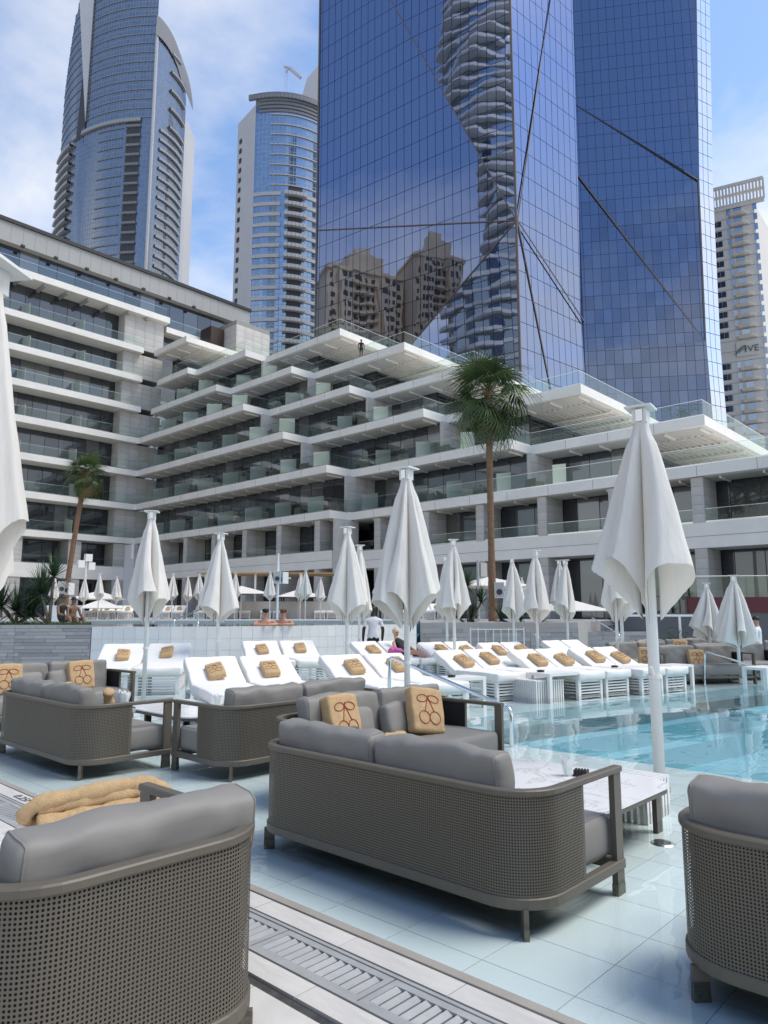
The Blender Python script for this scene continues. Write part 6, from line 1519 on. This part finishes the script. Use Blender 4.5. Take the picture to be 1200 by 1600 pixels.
def face(t, m, c, s=1.0):
    # local -y is forward
    q = MB(); q.add([(c[0] - .014 * s, c[1] - .092 * s, c[2] - .03 * s), (c[0] + .014 * s, c[1] - .092 * s, c[2] - .03 * s), (c[0], c[1] - .118 * s, c[2] - .026 * s), (c[0], c[1] - .094 * s, c[2] + .022 * s)], [(0, 2, 3), (2, 1, 3), (0, 1, 2)]); q.build('nose', m, t)
    for sx in (-1, 1):
        q = MB(); q.tube([(c[0] + sx * .032 * s, c[1] - .094 * s, c[2] + .008 * s), (c[0] + sx * .032 * s, c[1] - .088 * s, c[2] + .008 * s)], .011 * s, 8); q.build('eye', 'hair_black', t)
        q = MB(); q.tube([(c[0] + sx * .078 * s, c[1], c[2] - .02 * s), (c[0] + sx * .088 * s, c[1] + .005, c[2] + .02 * s)], [.014 * s, .018 * s], 8); q.build('ear', m, t)
    MB().box(c[0] - .024 * s, c[0] + .024 * s, c[1] - .090 * s, c[1] - .085 * s, c[2] - .056 * s, c[2] - .048 * s).build('mouth', 'cloth_brown', t)
def standing(pos, z, rz, label, skin, shirt, shorts, hairm, sc=1.0, joints=None, knee=.62):
    t = empty('person', (pos.x, pos.y, z), rz, label, 'person'); t.scale = (sc, sc, sc); J = [tuple(j) for j in (joints or STAND)]
    def arm_sleeve(c): return abs(c.x) > .19 and c.z > 1.22
    body('body', J, SEDG, [(lambda c: c.z > 1.49, skin), (lambda c: abs(c.x) > .20 and c.z <= 1.22, skin), (lambda c: c.z > .92, shirt), (lambda c: c.z > knee, shorts), (lambda c: True, skin)], t)
    hair(t, hairm, (0, -.012, 1.685), .092, .112, .105, -.15); face(t, skin, (0, -.02, 1.66))
    for i, sx in ((10, -1), (14, 1)): add_fingers(t, skin, J[i][:3], Vector((0, -.1, -1)).normalized(), Vector((0, sx * 1.0, 0)))
    return t
wp = XY(583, 20.2); J = [list(j) for j in STAND]
w_ = standing(wp, FLOOR, HEAD + HP + .25, 'person in a white shirt and black shorts standing behind the loungers, seen from behind', 'skin_dark', 'cloth_white', 'cloth_black', 'hair_black', 1.02, J)
wp = XY(591, 31); standing(wp, UD - .05, HEAD + HP - .5, 'person in a white top on the upper terrace, half hidden by umbrellas', 'skin_dark', 'cloth_white', 'cloth_black', 'hair_black', 1.0)
wp = XY(1188, 19.0); standing(wp, FLOOR - .12, HEAD + HP + .9, 'person in a loose white shirt and brown shorts walking at the right edge', 'skin_tan', 'cloth_white', 'cloth_brown', 'hair_black', .93, knee=.52)
tpz = XY(557, 62, 24.5); tpz = P(557, 556, 24.55); standing(Vector((tpz.x + .6, tpz.y, 0)), 24.5, HEAD + HP, 'tiny dark figure standing on the top hotel terrace', 'skin_brown', 'cloth_black', 'cloth_black', 'hair_black', 1.0)
# bathers with their arms on the raised pool's edge
EDGE = [(0, 0, -.35, .15, .11), (0, -.03, -.12, .15, .10), (0, -.06, .08, .17, .11), (0, -.08, .20, .07), (0, -.10, .28, .06, .065), (0, -.12, .38, .082, .10), (0, -.11, .47, .055, .07), (-.21, -.08, .12, .06), (-.33, -.26, .05, .048), (-.08, -.34, .045, .038), (.02, -.35, .045, .03, .02), (.21, -.08, .12, .06), (.33, -.26, .05, .048), (.12, -.37, .05, .038), (.02, -.39, .05, .03, .02)]
EED = SEDG[:14]
def bather(px, d, skin, label, cap, tilt=0.0):
    i_ = min(range(len(WD)), key=lambda k: abs(px_of(WD[k])[0] - px)); p = WD[i_] + FH * .34
    t = empty('person', (p.x, p.y, WT + .005), HEAD - HP + tilt, label, 'person')
    body('body', EDGE, EED, [(lambda c: True, skin)], t); face(t, skin, (0, -.12, .38)); hair(t, 'hair_black', (0, -.108, .405), .090, .110, .10, -.05)
    q = MB(); q.tube([(0, -.11, .43), (0, -.11, .47), (0, -.11, .50)], [.10, .098, .05], 14); q.tube([(0, -.20, .435), (0, -.25, .43)], [.06, .05], 10); q.build('cap', cap, t, smooth=True)
    add_fingers(t, skin, (.02, -.36, .05), Vector((.9, -.35, 0)).normalized(), Vector((.35, .9, 0)).normalized()); add_fingers(t, skin, (.0, -.33, .05), Vector((-.9, -.3, 0)).normalized(), Vector((-.3, .9, 0)).normalized()); return t
bather(402, 20.6, 'skin_tan', 'person in a black cap resting on the raised pool edge, left one', 'cloth_black', .25); bather(435, 20.9, 'skin_tan', 'person in a brown cap leaning on the raised pool edge, right one', 'cloth_brown', -.1)
# seated pair at the far left
SIT = [(0, 0, .12, .15, .12), (0, .02, .32, .14, .10), (0, 0, .53, .165, .11), (0, -.01, .66, .07), (0, -.03, .74, .06), (0, -.05, .84, .08, .095), (0, -.045, .93, .055, .07), (-.20, -.02, .58, .058), (-.25, -.10, .34, .046), (-.14, -.32, .28, .036), (-.10, -.40, .27, .03, .02), (.20, -.02, .58, .058), (.25, -.10, .34, .046), (.14, -.32, .28, .036), (.10, -.40, .27, .03, .02), (-.10, -.08, .12, .09), (-.13, -.45, .24, .066), (-.13, -.55, -.12, .045), (-.13, -.64, -.18, .04, .03), (.10, -.08, .12, .09), (.13, -.45, .24, .066), (.13, -.55, -.12, .045), (.13, -.64, -.18, .04, .03)]
def sitting(pos, z, rz, label, skin, top):
    t = empty('person', (pos.x, pos.y, z), rz, label, 'person'); body('body', SIT, SEDG, [(lambda c: c.z > .62 or abs(c.x) > .2, skin), (lambda c: c.z > .22 and c.y > -.2, top), (lambda c: c.y > -.3, 'cloth_black'), (lambda c: True, skin)], t)
    face(t, skin, (0, -.05, .84)); hair(t, 'hair_black', (0, -.03, .865), .088, .108, .10, -.1); add_fingers(t, skin, (-.10, -.40, .27), Vector((0, -1, -.2)).normalized(), Vector((1, 0, 0))); add_fingers(t, skin, (.10, -.40, .27), Vector((0, -1, -.2)).normalized(), Vector((-1, 0, 0))); return t
sitting(XY(91, 24.5), WT + .02, HEAD - HP + 1.3, 'person in a dark top sitting by the white screen at left', 'skin_brown', 'cloth_black'); sitting(XY(109, 24.8), WT - .02, HEAD - HP + 1.0, 'bare-chested person sitting right of the one in the dark top', 'skin_brown', 'skin_brown')
# person lying on a lounger of the back row
lo = [o for o in bpy.data.objects if o.name.startswith('sun_lounger') and 'right of the pair with a person' in o.get('label', '')][0]
LIE = [(0, 1.12, .60, .15, .11), (0, 1.34, .68, .135, .10), (0, 1.58, .84, .16, .11), (0, 1.70, .95, .065), (0, 1.73, 1.02, .055), (0, 1.74, 1.12, .078, .095), (0, 1.76, 1.21, .055, .07), (-.19, 1.56, .86, .055), (-.26, 1.34, .70, .044), (-.20, 1.10, .66, .035), (-.18, 1.02, .66, .03, .02), (.19, 1.56, .86, .055), (.26, 1.34, .70, .044), (.20, 1.10, .66, .035), (.18, 1.02, .66, .03, .02), (-.10, 1.02, .60, .095), (-.11, .60, .66, .07), (-.10, .22, .56, .046), (-.10, .12, .60, .04, .03), (.10, 1.02, .60, .095), (.12, .60, .64, .07), (.11, .22, .56, .046), (.11, .12, .60, .04, .03)]
lt = empty('person', lo.location, lo.rotation_euler.z, 'person in a black swimsuit lying on a back-row lounger', 'person')
lx = LW_ / 2; lt.location = lo.location + Matrix.Rotation(lo.rotation_euler.z, 3, 'Z') @ Vector((lx, 0, -.02))
body('body', LIE, SEDG, [(lambda c: c.y > 1.62 or abs(c.x) > .18, 'skin_tan'), (lambda c: c.y > .92, 'cloth_black'), (lambda c: True, 'skin_tan')], lt)
hair(lt, 'hair_blond', (0, 1.76, 1.145), .088, .108, .10, -.35); face(lt, 'skin_tan', (0, 1.745, 1.12)); add_fingers(lt, 'skin_tan', (-.18, 1.02, .66), Vector((0, -1, 0)), Vector((1, 0, 0))); add_fingers(lt, 'skin_tan', (.18, 1.02, .66), Vector((0, -1, 0)), Vector((-1, 0, 0)))
o = rolled('beach_wrap', [(-.22, 0, 0), (-.1, .05, .05), (.05, .0, .02), (.2, .06, .0)], .07, ''); o.data.materials.clear(); o.data.materials.append(MAT['cloth_pink']); o.location = lt.location + Matrix.Rotation(lo.rotation_euler.z, 3, 'Z') @ Vector((-.38, 1.1, .66)); tag(o, 'crumpled pink patterned wrap beside the lying person', 'wrap')
